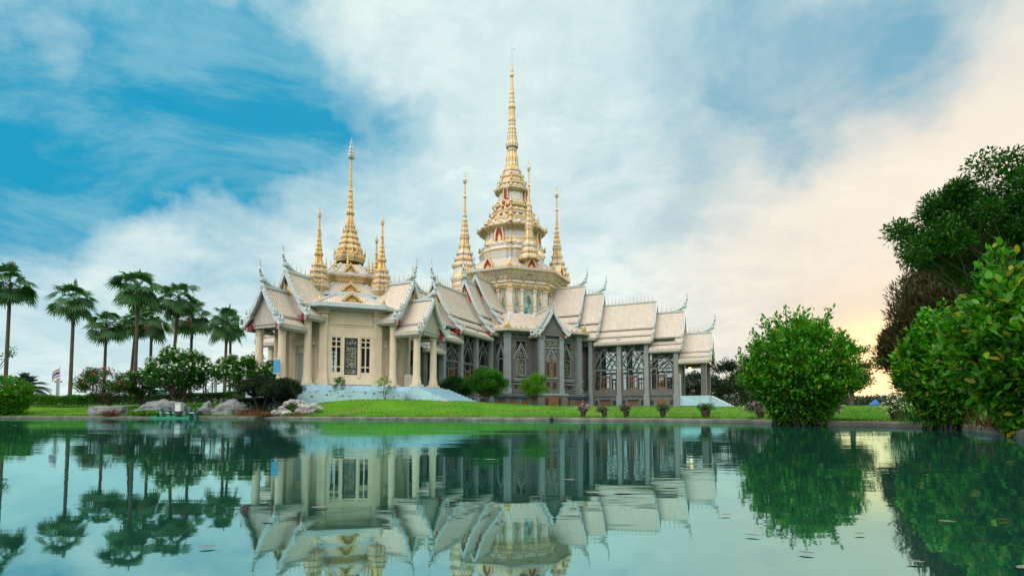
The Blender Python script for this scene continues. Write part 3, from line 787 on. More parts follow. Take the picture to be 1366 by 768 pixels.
mb.add([(-.34, .03, 6.95), (.34, .03, 6.95), (.30, .03, 7.5), (0, .03, 8.25), (-.30, .03, 7.5)], [(0, 1, 2, 3, 4)], 0)
for sg in (-1, 1):
    mb.bar((sg * .80, .04, 6.9), (0, .04, 8.5), .12, .12, mat=1); mb.box(min(sg * .35, sg * .47), max(sg * .35, sg * .47), -.02, .08, 6.9, 7.5, 1)
mb.build('window', ['gold_glass', 'pale_concrete'], hall)
mb = MB(); mb.T = TT
for x in (-.70, -.34, .22, .58): mb.box(x, x + .12, -.02, .09, 4.95, 6.8, 0)
mb.box(-.7, .7, -.02, .085, 6.66, 6.82, 0); mb.box(-.7, .7, -.02, .085, 4.9, 5.02, 0); mb.box(-.58, -.34, -.02, .03, 5.02, 6.66, 1); mb.box(.34, .58, -.02, .03, 5.02, 6.66, 1); mb.box(-.22, .22, -.02, .035, 5.02, 6.66, 2)
mb.build('casement', ['wood', 'dark', 'gold_glass'], hall)
mb = MB(); mb.T = TT
for x in (-.45, .45): mb.box(x - .28, x + .28, -.02, .05, 3.4, 4.4, 0); mb.box(x - .2, x + .2, -.02, .07, 3.5, 4.3, 1)
mb.build('balcony_window', ['wood', 'dark'], hall)
mb = MB(); mb.T = rot(-135) @ Matrix.Translation((0, 15.1, 0))
mb.box(-1.15, 1.15, -.05, .06, .9, 2.40, 0); mb.box(-1.02, -.72, -.02, .09, 1.1, 2.25, 1); mb.box(.72, 1.02, -.02, .09, 1.1, 2.25, 1); mb.box(-.03, .03, -.02, .08, .95, 2.35, 2)
for x in (-.55, -.3, .3, .55): mb.box(x - .03, x + .03, -.02, .075, 1.0, 2.3, 2)
mb.build('door', ['wood', 'dark', 'dead_leaf'], hall)
roof_segment(hall, -45, 9.5, 14.0, 13.75, 10.35, 2.25, P2, 'hall_tile', 'trim', 'concrete', chofa=1.0, fin=9)
roof_segment(hall, -45, 13.5, 15.2, 13.3, 10.3, 1.95, P2, 'hall_tile', 'trim', 'concrete', chofa=1.0, fin=9)
# drum
RD = 6.7
mb = MB(); mb.lathe([(13.2, 8.3, 0), (13.5, 8.3, 1), (13.65, 7.7, 0), (14.0, 7.7, 0), (14.1, 7.0, 0), (14.35, RD + .1, 0), (14.4, RD - .25, 0), (17.9, RD - .25, 0), (17.95, RD + .15, 1), (18.2, RD + .25, 0), (18.6, RD + .25, 1), (18.7, RD + .45, 0), (19.0, RD + .5, 1), (19.15, RD + .3, 0), (19.7, RD + .45, 0), (20.1, RD + 1.1, 1), (20.3, RD + 1.4, 1)], octo())
# hanging scalloped gold carving under the eave
for k in range(8):
    mb.T = rot(-90 + 45 * k - 90) @ Matrix.Translation((0, RD + .34, 0))
    for j in range(-3, 4):
        x = j * .82
        for i in range(5):
            a0, a1 = math.pi * i / 5, math.pi * (i + 1) / 5
            mb.bar((x - .34 * math.cos(a0), .12, 19.62 - .42 * math.sin(a0)), (x - .34 * math.cos(a1), .12, 19.62 - .42 * math.sin(a1)), .10, .12, mat=1)
        mb.box(x - .30, x + .30, .0, .10, 18.28, 18.52, 1)
    for x in (-2.75, -.95, .95, 2.75): mb.bar((x, .1, 18.75), (x, .95, 19.95), .12, .16, (1, 0, 0), mat=1)
mb.T = Matrix.Identity(4)
drum = mb.build('drum', ['white_stone', 'pale_gold'], hall)
def drum_column(T, w):
    mb = MB(); mb.T = T
    mb.box(-w, w, -.3, .18, 14.2, 14.75, 0); mb.box(-w * 1.06, w * 1.06, -.3, .22, 14.75, 14.95, 1); mb.box(-w * .95, w * .95, -.3, .16, 14.95, 15.3, 0)
    mb.box(-w * 1.02, w * 1.02, -.3, .2, 15.3, 15.5, 1); mb.box(-w * .8, w * .8, -.3, .12, 15.5, 17.35, 0); mb.box(-w * .9, w * .9, -.3, .16, 17.35, 17.6, 1); mb.box(-w, w, -.3, .22, 17.6, 17.75, 0); mb.box(-w * 1.05, w * 1.05, -.3, .25, 17.75, 18.0, 1)
    mb.box(-w * .85, w * .85, -.3, .45, 18.05, 18.6, 1)
    mb.build('drum_column', ['white_stone', 'pale_gold'], drum)
for a in (-135, -90, -45, 0, 45):
    TT = rot(a - 90) @ Matrix.Translation((0, RD, 0))
    for x in (-.98, .98): drum_column(TT @ Matrix.Translation((x, 0, 0)), .27)
    drum_column(rot(a + 22.5 - 90) @ Matrix.Translation((0, RD / math.cos(R(22.5)) - .12, 0)), .42)
    for x, w, h in ((-1.72, .5, 3.2), (0, 1.25, 3.3), (1.72, .5, 3.2)):
        wb = MB(); wb.T = TT @ Matrix.Translation((x, -.22, 0)); wb.box(-w / 2, w / 2, -.02, .0, 14.42, 17.7)
        win = wb.build('drum_window', 'mint_glass', drum)
        wb = MB(); wb.T = TT @ Matrix.Translation((x, -.12, 0))
        for sg in (-1, 1):
            wb.bar((sg * w * .5, 0, 15.95), (sg * w * .36, 0, 16.5), .13, .12); wb.bar((sg * w * .36, 0, 16.5), (0, 0, 17.3), .13, .12)
            wb.tube([(sg * w * .52, 0, 16.0), (sg * w * .62, 0, 15.85), (sg * w * .62, 0, 16.15)], [.07, .07, .01], 5)
            wb.box(min(sg * w * .47, sg * w * .53), max(sg * w * .47, sg * w * .53), -.06, .02, 14.42, 15.95)
        wb.bar((0, 0, 17.2), (0, 0, 17.75), .09, .1)
        wb.build('gilded_arch', 'gold', win)
ur = octo_roof(hall, [(8.25, 20.55), (7.3, 21.15), (6.3, 21.9), (5.3, 22.75)], 'hall_tile', 'trim', .12)
for k in range(8):
    a = -90 + 45 * k
    if k in (4, 5): continue
    dormer(hall, rot(a - 90) @ Matrix.Translation((0, 7.95, 20.6)), 1.35, 1.55)
    for j in range(-4, 5):
        if abs(j) < 2: continue
        gold_leaf(ur, rot(a - 90) @ Matrix.Translation((j * .76, 8.24, 20.58)), .42)
    gold_leaf(ur, rot(a + 22.5 - 90) @ Matrix.Translation((0, 8.85, 20.58)), .95)
TW = [(356, 41, 0), (350, 42, 0), (346, 43, 1), (343, 44, 0), (340, 42, 0), (337, 43, 1), (334, 40, 0), (331, 38.5, 1), (328, 37.5, 0), (326, 36, 0), (323, 35.8, 0), (319, 35.5, 0), (318.5, 36.5, 1), (317, 38, 1), (315, 41.5, 0), (312.5, 45, 1), (311, 45, 0), (309, 41, 1), (307, 33.5, 0),
      (304, 33.5, 0), (302, 34.5, 1), (299, 34.5, 0), (297, 29, 1), (294, 26.5, 0), (292, 28.5, 1), (289, 29.2, 0), (287, 24.5, 1), (283, 22.6, 0), (281, 25.2, 1), (278, 25.2, 0), (276, 21, 1), (272, 18.5, 0), (262, 18, 1), (260, 21, 0), (257.5, 23.2, 1), (256, 23.2, 0), (254, 19.5, 1), (251, 17, 0),
      (249, 18.7, 1), (246, 18.7, 0), (244, 15, 1), (241, 13.8, 0), (239, 15.2, 1), (237, 15.2, 0), (235, 12.4, 1), (232, 11.2, 0), (230, 12, 1), (228, 10.6, 1), (225, 9.4, 1)]
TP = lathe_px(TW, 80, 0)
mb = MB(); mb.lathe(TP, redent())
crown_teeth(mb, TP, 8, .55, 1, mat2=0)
tower = mb.build('tower', ['white_stone', 'pale_gold', 'gold', 'dark_gold'], hall)
def zpx(py): return at(683, py, 80).z
for a in (-135, -90, -45, 0, 45):
    big = a in (-90, 0)
    TT = rot(a - 90)
    if big:
        m_ = MB(); m_.T = TT
        r = 3.95
        dormer(tower, TT @ Matrix.Translation((0, r + .42, zpx(333))), 1.4, 3.5, 'pale_gold', 'red', 1.0)
        for py, rr, h in ((303, 3.5, .8), (293, 3.05, .8), (284, 2.75, .8), (272, 2.2, 1.3)):
            nb = MB(); nb.T = TT @ Matrix.Translation((0, rr + .12, zpx(py)))
            nb.box(-.26, .26, -.6, .02, 0, h, 0)
            nb.bar((-.32, .03, 0), (-.32, .03, h), .12, .12, mat=1); nb.bar((.32, .03, 0), (.32, .03, h), .12, .12, mat=1); nb.bar((-.36, .03, h), (0, .03, h + .35), .12, .12, mat=1); nb.bar((.36, .03, h), (0, .03, h + .35), .12, .12, mat=1)
            nb.build('niche', ['red', 'pale_gold'], tower)
    else:
        nb = MB(); nb.T = TT @ Matrix.Translation((0, 3.92, zpx(327)))
        nb.box(-1.0, 1.0, -.1, .06, .05, .85, 0); nb.box(-1.12, -1.0, -.1, .12, 0, .95, 1); nb.box(1.0, 1.12, -.1, .12, 0, .95, 1)
        nb.build('niche', ['white_stone', 'pale_gold'], tower)
        dormer(tower, TT @ Matrix.Translation((0, 3.62, zpx(307))), .8, .55, 'pale_gold', 'red', .4)
SP = [(225.5, 9.3, 0), (222, 9.4, 0), (219, 8.4, 1), (217.5, 8.6, 0), (212, 8.7, 0), (208, 7.2, 0), (203, 5.6, 0), (201, 6.6, 1), (199, 5.8, 0), (197, 8.5, 0), (194, 9, 0), (191, 8.3, 1), (189, 7.3, 0), (187, 7.7, 0), (185, 6.7, 1), (183, 7.1, 0), (180, 5.9, 1), (178, 6.4, 0), (175, 5.2, 0), (172, 5.8, 1), (169, 4.7, 0), (166, 5.2, 0), (163, 4.2, 1), (161, 5.1, 0), (159, 4.9, 0), (156, 4.3, 0), (148, 4.2, 0), (146, 3.7, 0),
      (144, 5, 0), (142, 4.9, 1), (139, 3.5, 0), (137, 4.2, 0), (133, 3.0, 1), (131, 3.7, 0), (127, 2.6, 0), (125, 3.3, 0), (122, 2.4, 0), (104, 1.6, 0), (102, 3.1, 0), (100, 3.0, 1), (97, 1.9, 0), (95, 2.3, 0), (92, 1.4, 0), (88, .9, 0), (86, .5, 0)]
mb = MB(); mb.lathe(lathe_px(SP, 80, 0), [(2 * math.pi * k / 28, 1.0 if k % 2 else .91) for k in range(28)]); mb.build('spire', ['pale_gold', 'white_stone', 'gold', 'dark_gold'], hall)
mb = MB(); z0, z1 = zpx(88), zpx(52)
mb.tube([(0, 0, z0 - .3), (0, 0, z1)], [.10, .05], 6); mb.box(-.04, .35, -.04, .04, z0 + (z1 - z0) * .62, z0 + (z1 - z0) * .64); mb.box(.28, .40, -.1, .1, z0 + (z1 - z0) * .58, z0 + (z1 - z0) * .64)
mb.build('lightning_rod', 'steel', hall)
CS = [(392, 15, 0), (388, 16.5, 1), (386, 15.5, 0), (381, 16.5, 1), (379.5, 16, 0), (378, 16, 1), (374, 17.5, 0), (370, 16, 1), (366, 15, 0), (359, 14.5, 1), (356, 16.5, 0), (353, 14, 1), (350, 12, 0), (348, 13.2, 1), (345, 10.8, 0), (342, 9.3, 1), (340, 10.6, 0), (336, 8.2, 1), (332, 6.8, 0), (330, 7.6, 1), (328, 6.3, 1), (320, 5.3, 1), (318, 6.1, 0), (316, 4.9, 1), (313, 5.7, 1), (310, 4.3, 1), (306, 4.9, 1), (304, 3.7, 1), (300, 4.2, 1), (298, 3.1, 1), (294, 3.6, 0), (291, 2.4, 1), (288, 3.1, 1), (285, 2.0, 1), (265, 1.2, 1), (263, 2.4, 0), (260, 1.2, 1), (246, .8, 1), (243, 2.7, 0), (240, 3.3, 0), (237, 1.3, 1), (230, .1, 1)]
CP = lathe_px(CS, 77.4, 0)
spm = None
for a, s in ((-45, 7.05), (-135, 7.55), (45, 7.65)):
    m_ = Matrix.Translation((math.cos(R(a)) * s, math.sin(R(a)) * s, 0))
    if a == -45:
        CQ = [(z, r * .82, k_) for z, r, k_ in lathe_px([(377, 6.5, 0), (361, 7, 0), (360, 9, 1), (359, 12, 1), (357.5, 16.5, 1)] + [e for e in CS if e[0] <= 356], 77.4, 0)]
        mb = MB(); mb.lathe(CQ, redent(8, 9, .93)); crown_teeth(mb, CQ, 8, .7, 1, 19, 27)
        mb.build('corner_spire', ['white_stone', 'pale_gold', 'gold', 'dark_gold'], hall).matrix_local = m_
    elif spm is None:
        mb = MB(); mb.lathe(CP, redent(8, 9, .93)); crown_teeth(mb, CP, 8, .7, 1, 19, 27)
        spm = mb.build('corner_spire', ['white_stone', 'pale_gold', 'gold', 'dark_gold'], hall); spm.matrix_local = m_
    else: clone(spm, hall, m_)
# stairs and lamp of the right porch
mb = MB(); mb.T = rot(0)
for k in range(8): mb.box(28.5 + k * .32, 28.5 + (k + 1) * .32, -2.2, 2.2, HZ, 2.55 - k * .17)
mb.box(24.75, 28.5, -3.2, 3.2, 1.31, 2.56)
mb.build('porch_steps', 'blue_paint', hall)
lb = MB(); lb.T = rot(0); lb.box(25.8, 26.0, -.1, .1, 6.4, 7.0, 0); lb.lathe([(5.9, .04), (5.95, .16), (6.3, .2), (6.4, .06)], circle(10), mat=1, c=(25.9, 0, 0))
lb.build('porch_lamp', ['dark', 'lamp_glow'], hall)

# ------------------------------------------------------------------ the front pavilion
PF = 2.55
pav = thing('pavilion', (-15.0, 47.8, 0), AX, label='smaller cream pavilion in front with four gabled porches and strongly golden spires', category='pavilion')
RP = 5.1; FW = 2 * RP * math.tan(R(22.5))
wl = MB()
for k in range(8):
    a = -90 + 45 * k; wl.T = rot(a - 90) @ Matrix.Translation((0, RP, 0))
    if k % 2: holes = [(-1.58, -.74, 3.62, 6.62), (-.52, .52, 3.5, 6.55), (.74, 1.58, 3.62, 6.62)]
    else: holes = [(-.75, .75, PF, 5.3)]
    facet_wall(wl, FW, PF, 8.9, holes)
    for z, hh, o_ in ((7.45, .07, .05), (7.62, .07, .09), (8.25, .10, .06), (3.0, .12, .08), (2.7, .3, .12)):
        if z < 3.3 and k % 2 == 0:
            for sg in (-1, 1): x0, x1 = sorted((sg * .95, sg * (FW / 2 - .03))); wl.box(x0, x1, -.02, o_, z, z + hh)
        else: wl.box(-FW / 2 + .03, FW / 2 - .03, -.02, o_, z, z + hh)
    if k % 2 == 0:
        for sg in (-1, 1): wl.box(min(sg * .78, sg * 1.08), max(sg * .78, sg * 1.08), -.02, .22, PF, 5.9); wl.box(min(sg * .72, sg * 1.14), max(sg * .72, sg * 1.14), -.02, .28, PF + .01, 3.2)
        wl.box(-1.3, 1.3, -.02, .30, 5.9, 6.15); wl.box(-1.2, 1.2, -.02, .24, 6.15, 6.4); wl.box(-1.35, 1.35, -.02, .33, 6.4, 6.5)
    else:
        for x in (-.63, .63): wl.box(x - .10, x + .10, -.02, .10, 3.3, 6.75)
wl.build('wall', 'cream_wall', pav)
for k in range(8):
    a = -112.5 + 45 * k; r = RP / math.cos(R(22.5)); pb = MB(); pb.T = rot(a) @ Matrix.Translation((r - .06, 0, 0))
    pb.box(-.3, .22, -.32, .32, PF, 8.85); pb.box(-.32, .36, -.45, .45, PF - .02, 3.1); pb.box(-.32, .30, -.39, .39, 3.1, 3.45); pb.box(-.3, .27, -.36, .36, 3.45, 3.6)
    for z, o_ in ((8.0, .30), (8.15, .34), (8.45, .38), (8.65, .42)): pb.box(-.3, o_, -o_ - .08, o_ + .08, z, z + .13)
    pb.build('pilaster', 'cream_wall', pav)
for k in range(8):
    a = -90 + 45 * k; TT = rot(a - 90) @ Matrix.Translation((0, RP, 0))
    if k % 2:
        for sg in (-1, 1):
            fb = MB(); fb.T = TT @ Matrix.Translation((sg * 1.16, 0, 0)); h = .42
            for x in (-h, -.05, h - .09): fb.box(x, x + (.1 if x == -.05 else .09), -.2, -.05, 3.62, 6.62)
            for z in (3.62, 4.1, 5.75, 6.2, 6.53): fb.box(-h, h, -.205, -.045, z, z + .09)
            win = fb.build('window', 'cream_wall', pav)
            gb = MB(); gb.T = fb.T; gb.box(-h, h, -.14, -.12, 3.62, 6.62); gb.build('pane', 'clear_glass', win)
        fb = MB(); fb.T = TT
        for x0, x1, z0, z1 in ((-.52, -.43, 3.5, 6.55), (.43, .52, 3.5, 6.55), (-.43, .43, 3.5, 3.59), (-.43, .43, 6.46, 6.55), (-.43, .43, 5.85, 5.95), (-.43, .43, 4.0, 4.08)): fb.box(x0, x1, -.2, -.06, z0, z1)
        win = fb.build('window', 'dark', pav)
        gb = MB(); gb.T = TT; gb.box(-.43, .43, -.15, -.13, 3.59, 6.46); gb.build('pane', 'gold_glass', win)
    else:
        db = MB(); db.T = TT; db.box(-.75, .75, -.25, -.18, PF, 5.3); db.build('door', 'door_grey', pav)
def chamfered(phi=37):
    return [(R(45 + 90 * k + sg * phi), 1 / math.cos(R(phi))) for k in range(4) for sg in (-1, 1)]
er = octo_roof(pav, [(6.25, 9.15), (5.2, 9.62), (4.0, 10.12), (3.0, 10.50)], 'pavilion_tile', 'trim', .12)
e2 = octo_roof(pav, [(3.05, 10.75), (2.6, 11.05), (2.2, 11.40), (1.85, 11.80)], 'pavilion_tile', 'trim', .12, chamfered())
mb = MB(); mb.lathe([(10.2, 2.75, 0), (10.6, 2.8, 0)], chamfered())
mb.lathe([(11.5, 1.78, 0), (11.95, 1.78, 0), (12.0, 1.86, 1), (12.15, 1.9, 0), (12.22, 1.98, 1), (12.45, 2.2, 1), (12.55, 2.28, 0), (12.66, 2.28, 1), (12.70, 2.1, 1)], chamfered(31))
for k in range(4):
    mb.T = rot(45 + 90 * k - 90) @ Matrix.Translation((0, 1.86, 0))
    for j_ in range(-5, 6): mb.box(j_ * .2 - .05, j_ * .2 + .05, 0, .10, 12.0, 12.16, 1)
mb.T = Matrix.Identity(4)
mb.build('drum', ['cream_wall', 'gold'], pav)
e3 = octo_roof(pav, [(2.2, 12.72), (1.75, 13.15), (1.35, 13.72)], 'pavilion_tile', 'trim', .09, chamfered(31))
for k in range(8):
    a = -90 + 45 * k; TT = rot(a - 90)
    if k % 2:
        dormer(pav, TT @ Matrix.Translation((0, 2.12, 12.74)), .95, .72, 'gold', 'dark_gold', .4)
        dormer(pav, TT @ Matrix.Translation((0, 5.5, 9.50)), 1.25, .62, 'gold', 'dark_gold', .5)
        dormer(pav, TT @ Matrix.Translation((0, 2.75, 10.95)), 1.2, .68, 'gold', 'dark_gold', .5)
    gold_leaf(er, rot(a + 22.5 - 90) @ Matrix.Translation((0, 6.5, 9.25)), .5)
    # little spirelets round the foot of the spire
    sb = MB(); sb.lathe([(0, .16), (.2, .2), (.3, .12), (.45, .17), (.6, .09), (.7, .12), (.95, .055), (1.0, .08), (1.65, .01)], circle(8))
    o = sb.build('spirelet', 'gold', pav); o.matrix_local = rot(a + (31 - 45 if k % 2 else 0) + 7) @ Matrix.Translation((2.05, 0, 12.95))
for a, ph in [(45 + 90 * k, sg * 37) for k in range(4) for sg in (-1, 1)]:
    gold_leaf(e2, rot(a + ph - 90) @ Matrix.Translation((0, 3.8, 10.8)), .42)
PS = [(352, 18, 0), (349, 19, 1), (345, 20.5, 1), (342, 20.5, 0), (340, 17, 1), (337, 15.5, 0), (334, 17, 1), (332, 16.5, 0), (330, 13.6, 1), (328, 13, 0), (326, 14.2, 1), (324, 13.8, 0), (322, 11.2, 1), (320, 10.5, 0), (318, 11.6, 1), (316, 11.2, 0), (314, 8.8, 1), (312.5, 8.3, 0), (310.5, 9.1, 1), (308, 8, 1), (306, 6, 0), (304, 6.5, 1), (301, 5.0, 1), (297, 5, 1), (292, 4.3, 1), (288, 3.6, 1), (286, 5.3, 1), (284, 5.6, 0), (282, 4.2, 1), (279, 3.6, 1), (276, 4.2, 1), (272, 3.1, 1), (270, 3.6, 1), (265, 2.6, 1), (262, 3.1, 1), (257, 2.2, 1), (255, 3, 0), (253, 2.0, 1), (214, 1.3, 1), (212, 2, 1)]
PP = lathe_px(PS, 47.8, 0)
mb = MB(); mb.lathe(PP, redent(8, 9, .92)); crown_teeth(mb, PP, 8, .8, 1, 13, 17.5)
mb.build('spire', ['cream_trim', 'gold', 'gold', 'dark_gold'], pav)
mb = MB(); mb.lathe(lathe_px([(213, 1.2, 0), (211.5, 4.0, 0), (208, 4.8, 0), (206, 3.4, 0), (204, 4.0, 0), (201, 2.6, 0), (199, 3.1, 0), (195, 1.7, 0), (193, 2.0, 0), (184, .1, 0)], 47.8, 0), redent(4, 20, .7)); mb.build('tiered_parasol_finial', ['trim', 'trim', 'trim', 'steel'], pav)
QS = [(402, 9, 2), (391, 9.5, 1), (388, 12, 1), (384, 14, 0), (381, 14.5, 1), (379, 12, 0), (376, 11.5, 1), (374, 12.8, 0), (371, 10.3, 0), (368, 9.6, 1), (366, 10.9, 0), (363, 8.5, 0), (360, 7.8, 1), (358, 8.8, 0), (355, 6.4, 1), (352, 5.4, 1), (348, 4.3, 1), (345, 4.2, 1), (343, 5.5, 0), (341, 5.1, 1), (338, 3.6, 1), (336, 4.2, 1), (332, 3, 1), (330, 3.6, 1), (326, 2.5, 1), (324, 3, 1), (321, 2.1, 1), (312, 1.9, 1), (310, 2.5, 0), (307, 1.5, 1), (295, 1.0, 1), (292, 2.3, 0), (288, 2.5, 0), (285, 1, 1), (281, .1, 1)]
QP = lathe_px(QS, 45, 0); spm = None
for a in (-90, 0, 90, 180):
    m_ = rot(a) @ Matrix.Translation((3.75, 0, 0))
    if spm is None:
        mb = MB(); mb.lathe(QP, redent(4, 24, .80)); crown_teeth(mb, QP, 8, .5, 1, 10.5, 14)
        spm = mb.build('corner_spire', ['cream_trim', 'gold', 'cream_wall', 'dark_gold'], pav); spm.matrix_local = m_
    else: clone(spm, pav, m_)
for a in (-90, 0, 180, 90):
    roof_segment(pav, a, 3.2, 7.15, 11.65, 8.05, 2.35, P2, 'pavilion_tile', 'trim', 'red', chofa=1.75, fin=.42, fin_h=.66)
    if a != 90: roof_segment(pav, a, 6.75, 9.25, 9.95, 7.05, 1.9, P2, 'pavilion_tile', 'trim', 'fascia', chofa=1.75, fin=.42, fin_h=.66)
    T = rot(a)
    for s, w, zt in ((6.35, 1.65, 7.95), (8.45, 1.22, 7.0)):
        if a == 90 and s > 7: continue
        for sg in (-1, 1):
            p = T @ Vector((s, sg * w, 0)); column(pav, p.x, p.y, PF, zt, .29)
    bm_ = MB(); bm_.T = T
    for sg in (-1, 1): bm_.box(5.0, 6.9, min(sg * 1.5, sg * 1.8), max(sg * 1.5, sg * 1.8), 7.95, 8.2); bm_.box(6.2, 9.0 if a != 90 else 6.5, min(sg * 1.08, sg * 1.36), max(sg * 1.08, sg * 1.36), 7.0, 7.2)
    bm_.box(5.0, 6.95, -1.5, 1.5, 8.0, 8.1); 
    if a != 90: bm_.box(6.5, 9.0, -1.08, 1.08, 7.05, 7.15); bm_.box(8.3, 8.6, -1.08, 1.08, 7.0, 7.25)
    bm_.build('ceiling_beam', 'soffit', pav)
# blue-covered platform and stairs under the pavilion
ter = thing('platform', (-15.0, 47.8, 0), AX, label='pale blue platform and stairs under the cream pavilion', category='platform')
mb = MB(); mb.lathe([(.5, 6.7), (PF - .02, 6.7)], octo())
for a in (-90, 0, 180):
    mb.T = rot(a); mb.box(4.5, 9.15 if a else 9.15, -1.75, 1.75, .5, PF - .025)
mb.T = rot(-45); mb.box(4.5, 8.0, -4.0, 4.0, .5, PF - .45)
ob = mb.build('base', 'blue_paint', ter)
for a in (0, 180):
    mb = MB(); mb.T = rot(a)
    st = .36 if a == 0 else .24; wd = 2.3 if a == 0 else 1.9
    for k in range(9): mb.box(9.15 + k * st, 9.15 + (k + 1) * st, -wd, wd, .4, PF - .13 - k * .135)
    mb.build('stair', 'blue_paint', ter)
# coloured tile chips set in the blue covering
rr = random.Random(5); mb = MB(); mb.T = rot(-45)
for k in range(26):
    y = rr.uniform(-3.9, 3.9); z = rr.uniform(1.6, 2.05); s = rr.uniform(.04, .09); mb.box(7.99, 8.006, y - s, y + s, z - s * .8, z + s * .8, rr.choice([0, 0, 1, 2]))
mb.build('tile_chips', ['blue_cloth', 'gold', 'green_plastic'], ter)
mb = MB(); p = Matrix.Rotation(AX, 4, 'Z') @ Vector((8.7, -1.22, 0)) + Vector((-15, 47.8, 0))
bn = MB(); c = at(369, 490, 38.9)
bn.box(-.22, .22, -.03, .03, -.5, .5, 0); bn.box(-.25, .25, -.035, .035, .5, .55, 1); bn.box(-.25, .25, -.035, .035, -.55, -.5, 1); bn.box(-.02, .02, .03, .06, -1.25, .5, 1); bn.box(-.25, .25, -.12, .15, -1.28, -1.22, 1)
o = bn.build('banner', ['banner_blue', 'steel'], label='narrow bright blue banner standing by the front left porch columns', category='banner'); o.location = (c.x, 38.9, PF + 1.28)
o.rotation_euler = (0, 0, .1); tag(o)
cb = MB(); cb.box(-.28, .28, -.22, .22, 0, 1.05, 0); cb.box(-.30, .30, -.24, .24, 1.05, 1.10, 0); cb.box(-.24, .24, -.235, -.22, .08, .98, 1)
o = cb.build('cabinet', ['white_paint', 'cream_trim'], label='small white cabinet standing on the pavilion floor behind the right porch', category='cabinet')
o.location = (*at(545, 505, 45.3).xy, PF); o.rotation_euler = (0, 0, -.3)

# ------------------------------------------------------------------ plants
def leaf_mesh(name, P, D, L, mat, parent=None, wid=.45, droop=.15, seed=1, oval=True, up=None, **tags):
    """one mesh of many leaves: P base points, D directions, L lengths"""
    g = np.random.default_rng(seed); P = np.asarray(P, float); D = np.asarray(D, float); N = len(P)
    D = D / np.maximum(np.linalg.norm(D, axis=1, keepdims=True), 1e-6)
    L = np.broadcast_to(np.asarray(L, float), (N,))[:, None]
    U = g.normal(size=(N, 3)) * .45 + np.array([0, 0, 1.])
    S = np.cross(D, U); S /= np.maximum(np.linalg.norm(S, axis=1, keepdims=True), 1e-6)
    Nn = np.cross(S, D)
    w = L * wid * .5
    if oval:
        V = [P, P + D * L * .32 - S * w * .9 + Nn * L * .05, P + D * L * .70 - S * w * .72 + Nn * L * (.05 - droop * .5), P + D * L - Nn * L * droop,
             P + D * L * .70 + S * w * .72 + Nn * L * (.05 - droop * .5), P + D * L * .32 + S * w * .9 + Nn * L * .05]
    else:
        V = [P, P + D * L * .45 - S * w, P + D * L - Nn * L * droop, P + D * L * .45 + S * w]
    k = len(V); V = np.stack(V, 1).reshape(-1, 3)
    me = bpy.data.meshes.new(name)
    me.vertices.add(N * k); me.vertices.foreach_set('co', V.ravel())
    me.loops.add(N * k); me.loops.foreach_set('vertex_index', np.arange(N * k, dtype=np.int32))
    me.polygons.add(N); me.polygons.foreach_set('loop_start', np.arange(0, N * k, k, dtype=np.int32))
    me.polygons.foreach_set('loop_total', np.full(N, k, np.int32))
    ul = me.uv_layers.new(name='UVMap')
    uv = np.zeros((N * k, 2)); uv[:, 0] = np.repeat(g.random(N), k); ul.data.foreach_set('uv', uv.ravel())
    me.materials.append(M[mat]); me.update(); me.validate()
    o = bpy.data.objects.new(name, me); COL.objects.link(o)
    if parent: o.parent = parent
    return tag(o, **tags)
def unit(g, n):
    v = g.normal(size=(n, 3)); return v / np.linalg.norm(v, axis=1, keepdims=True)

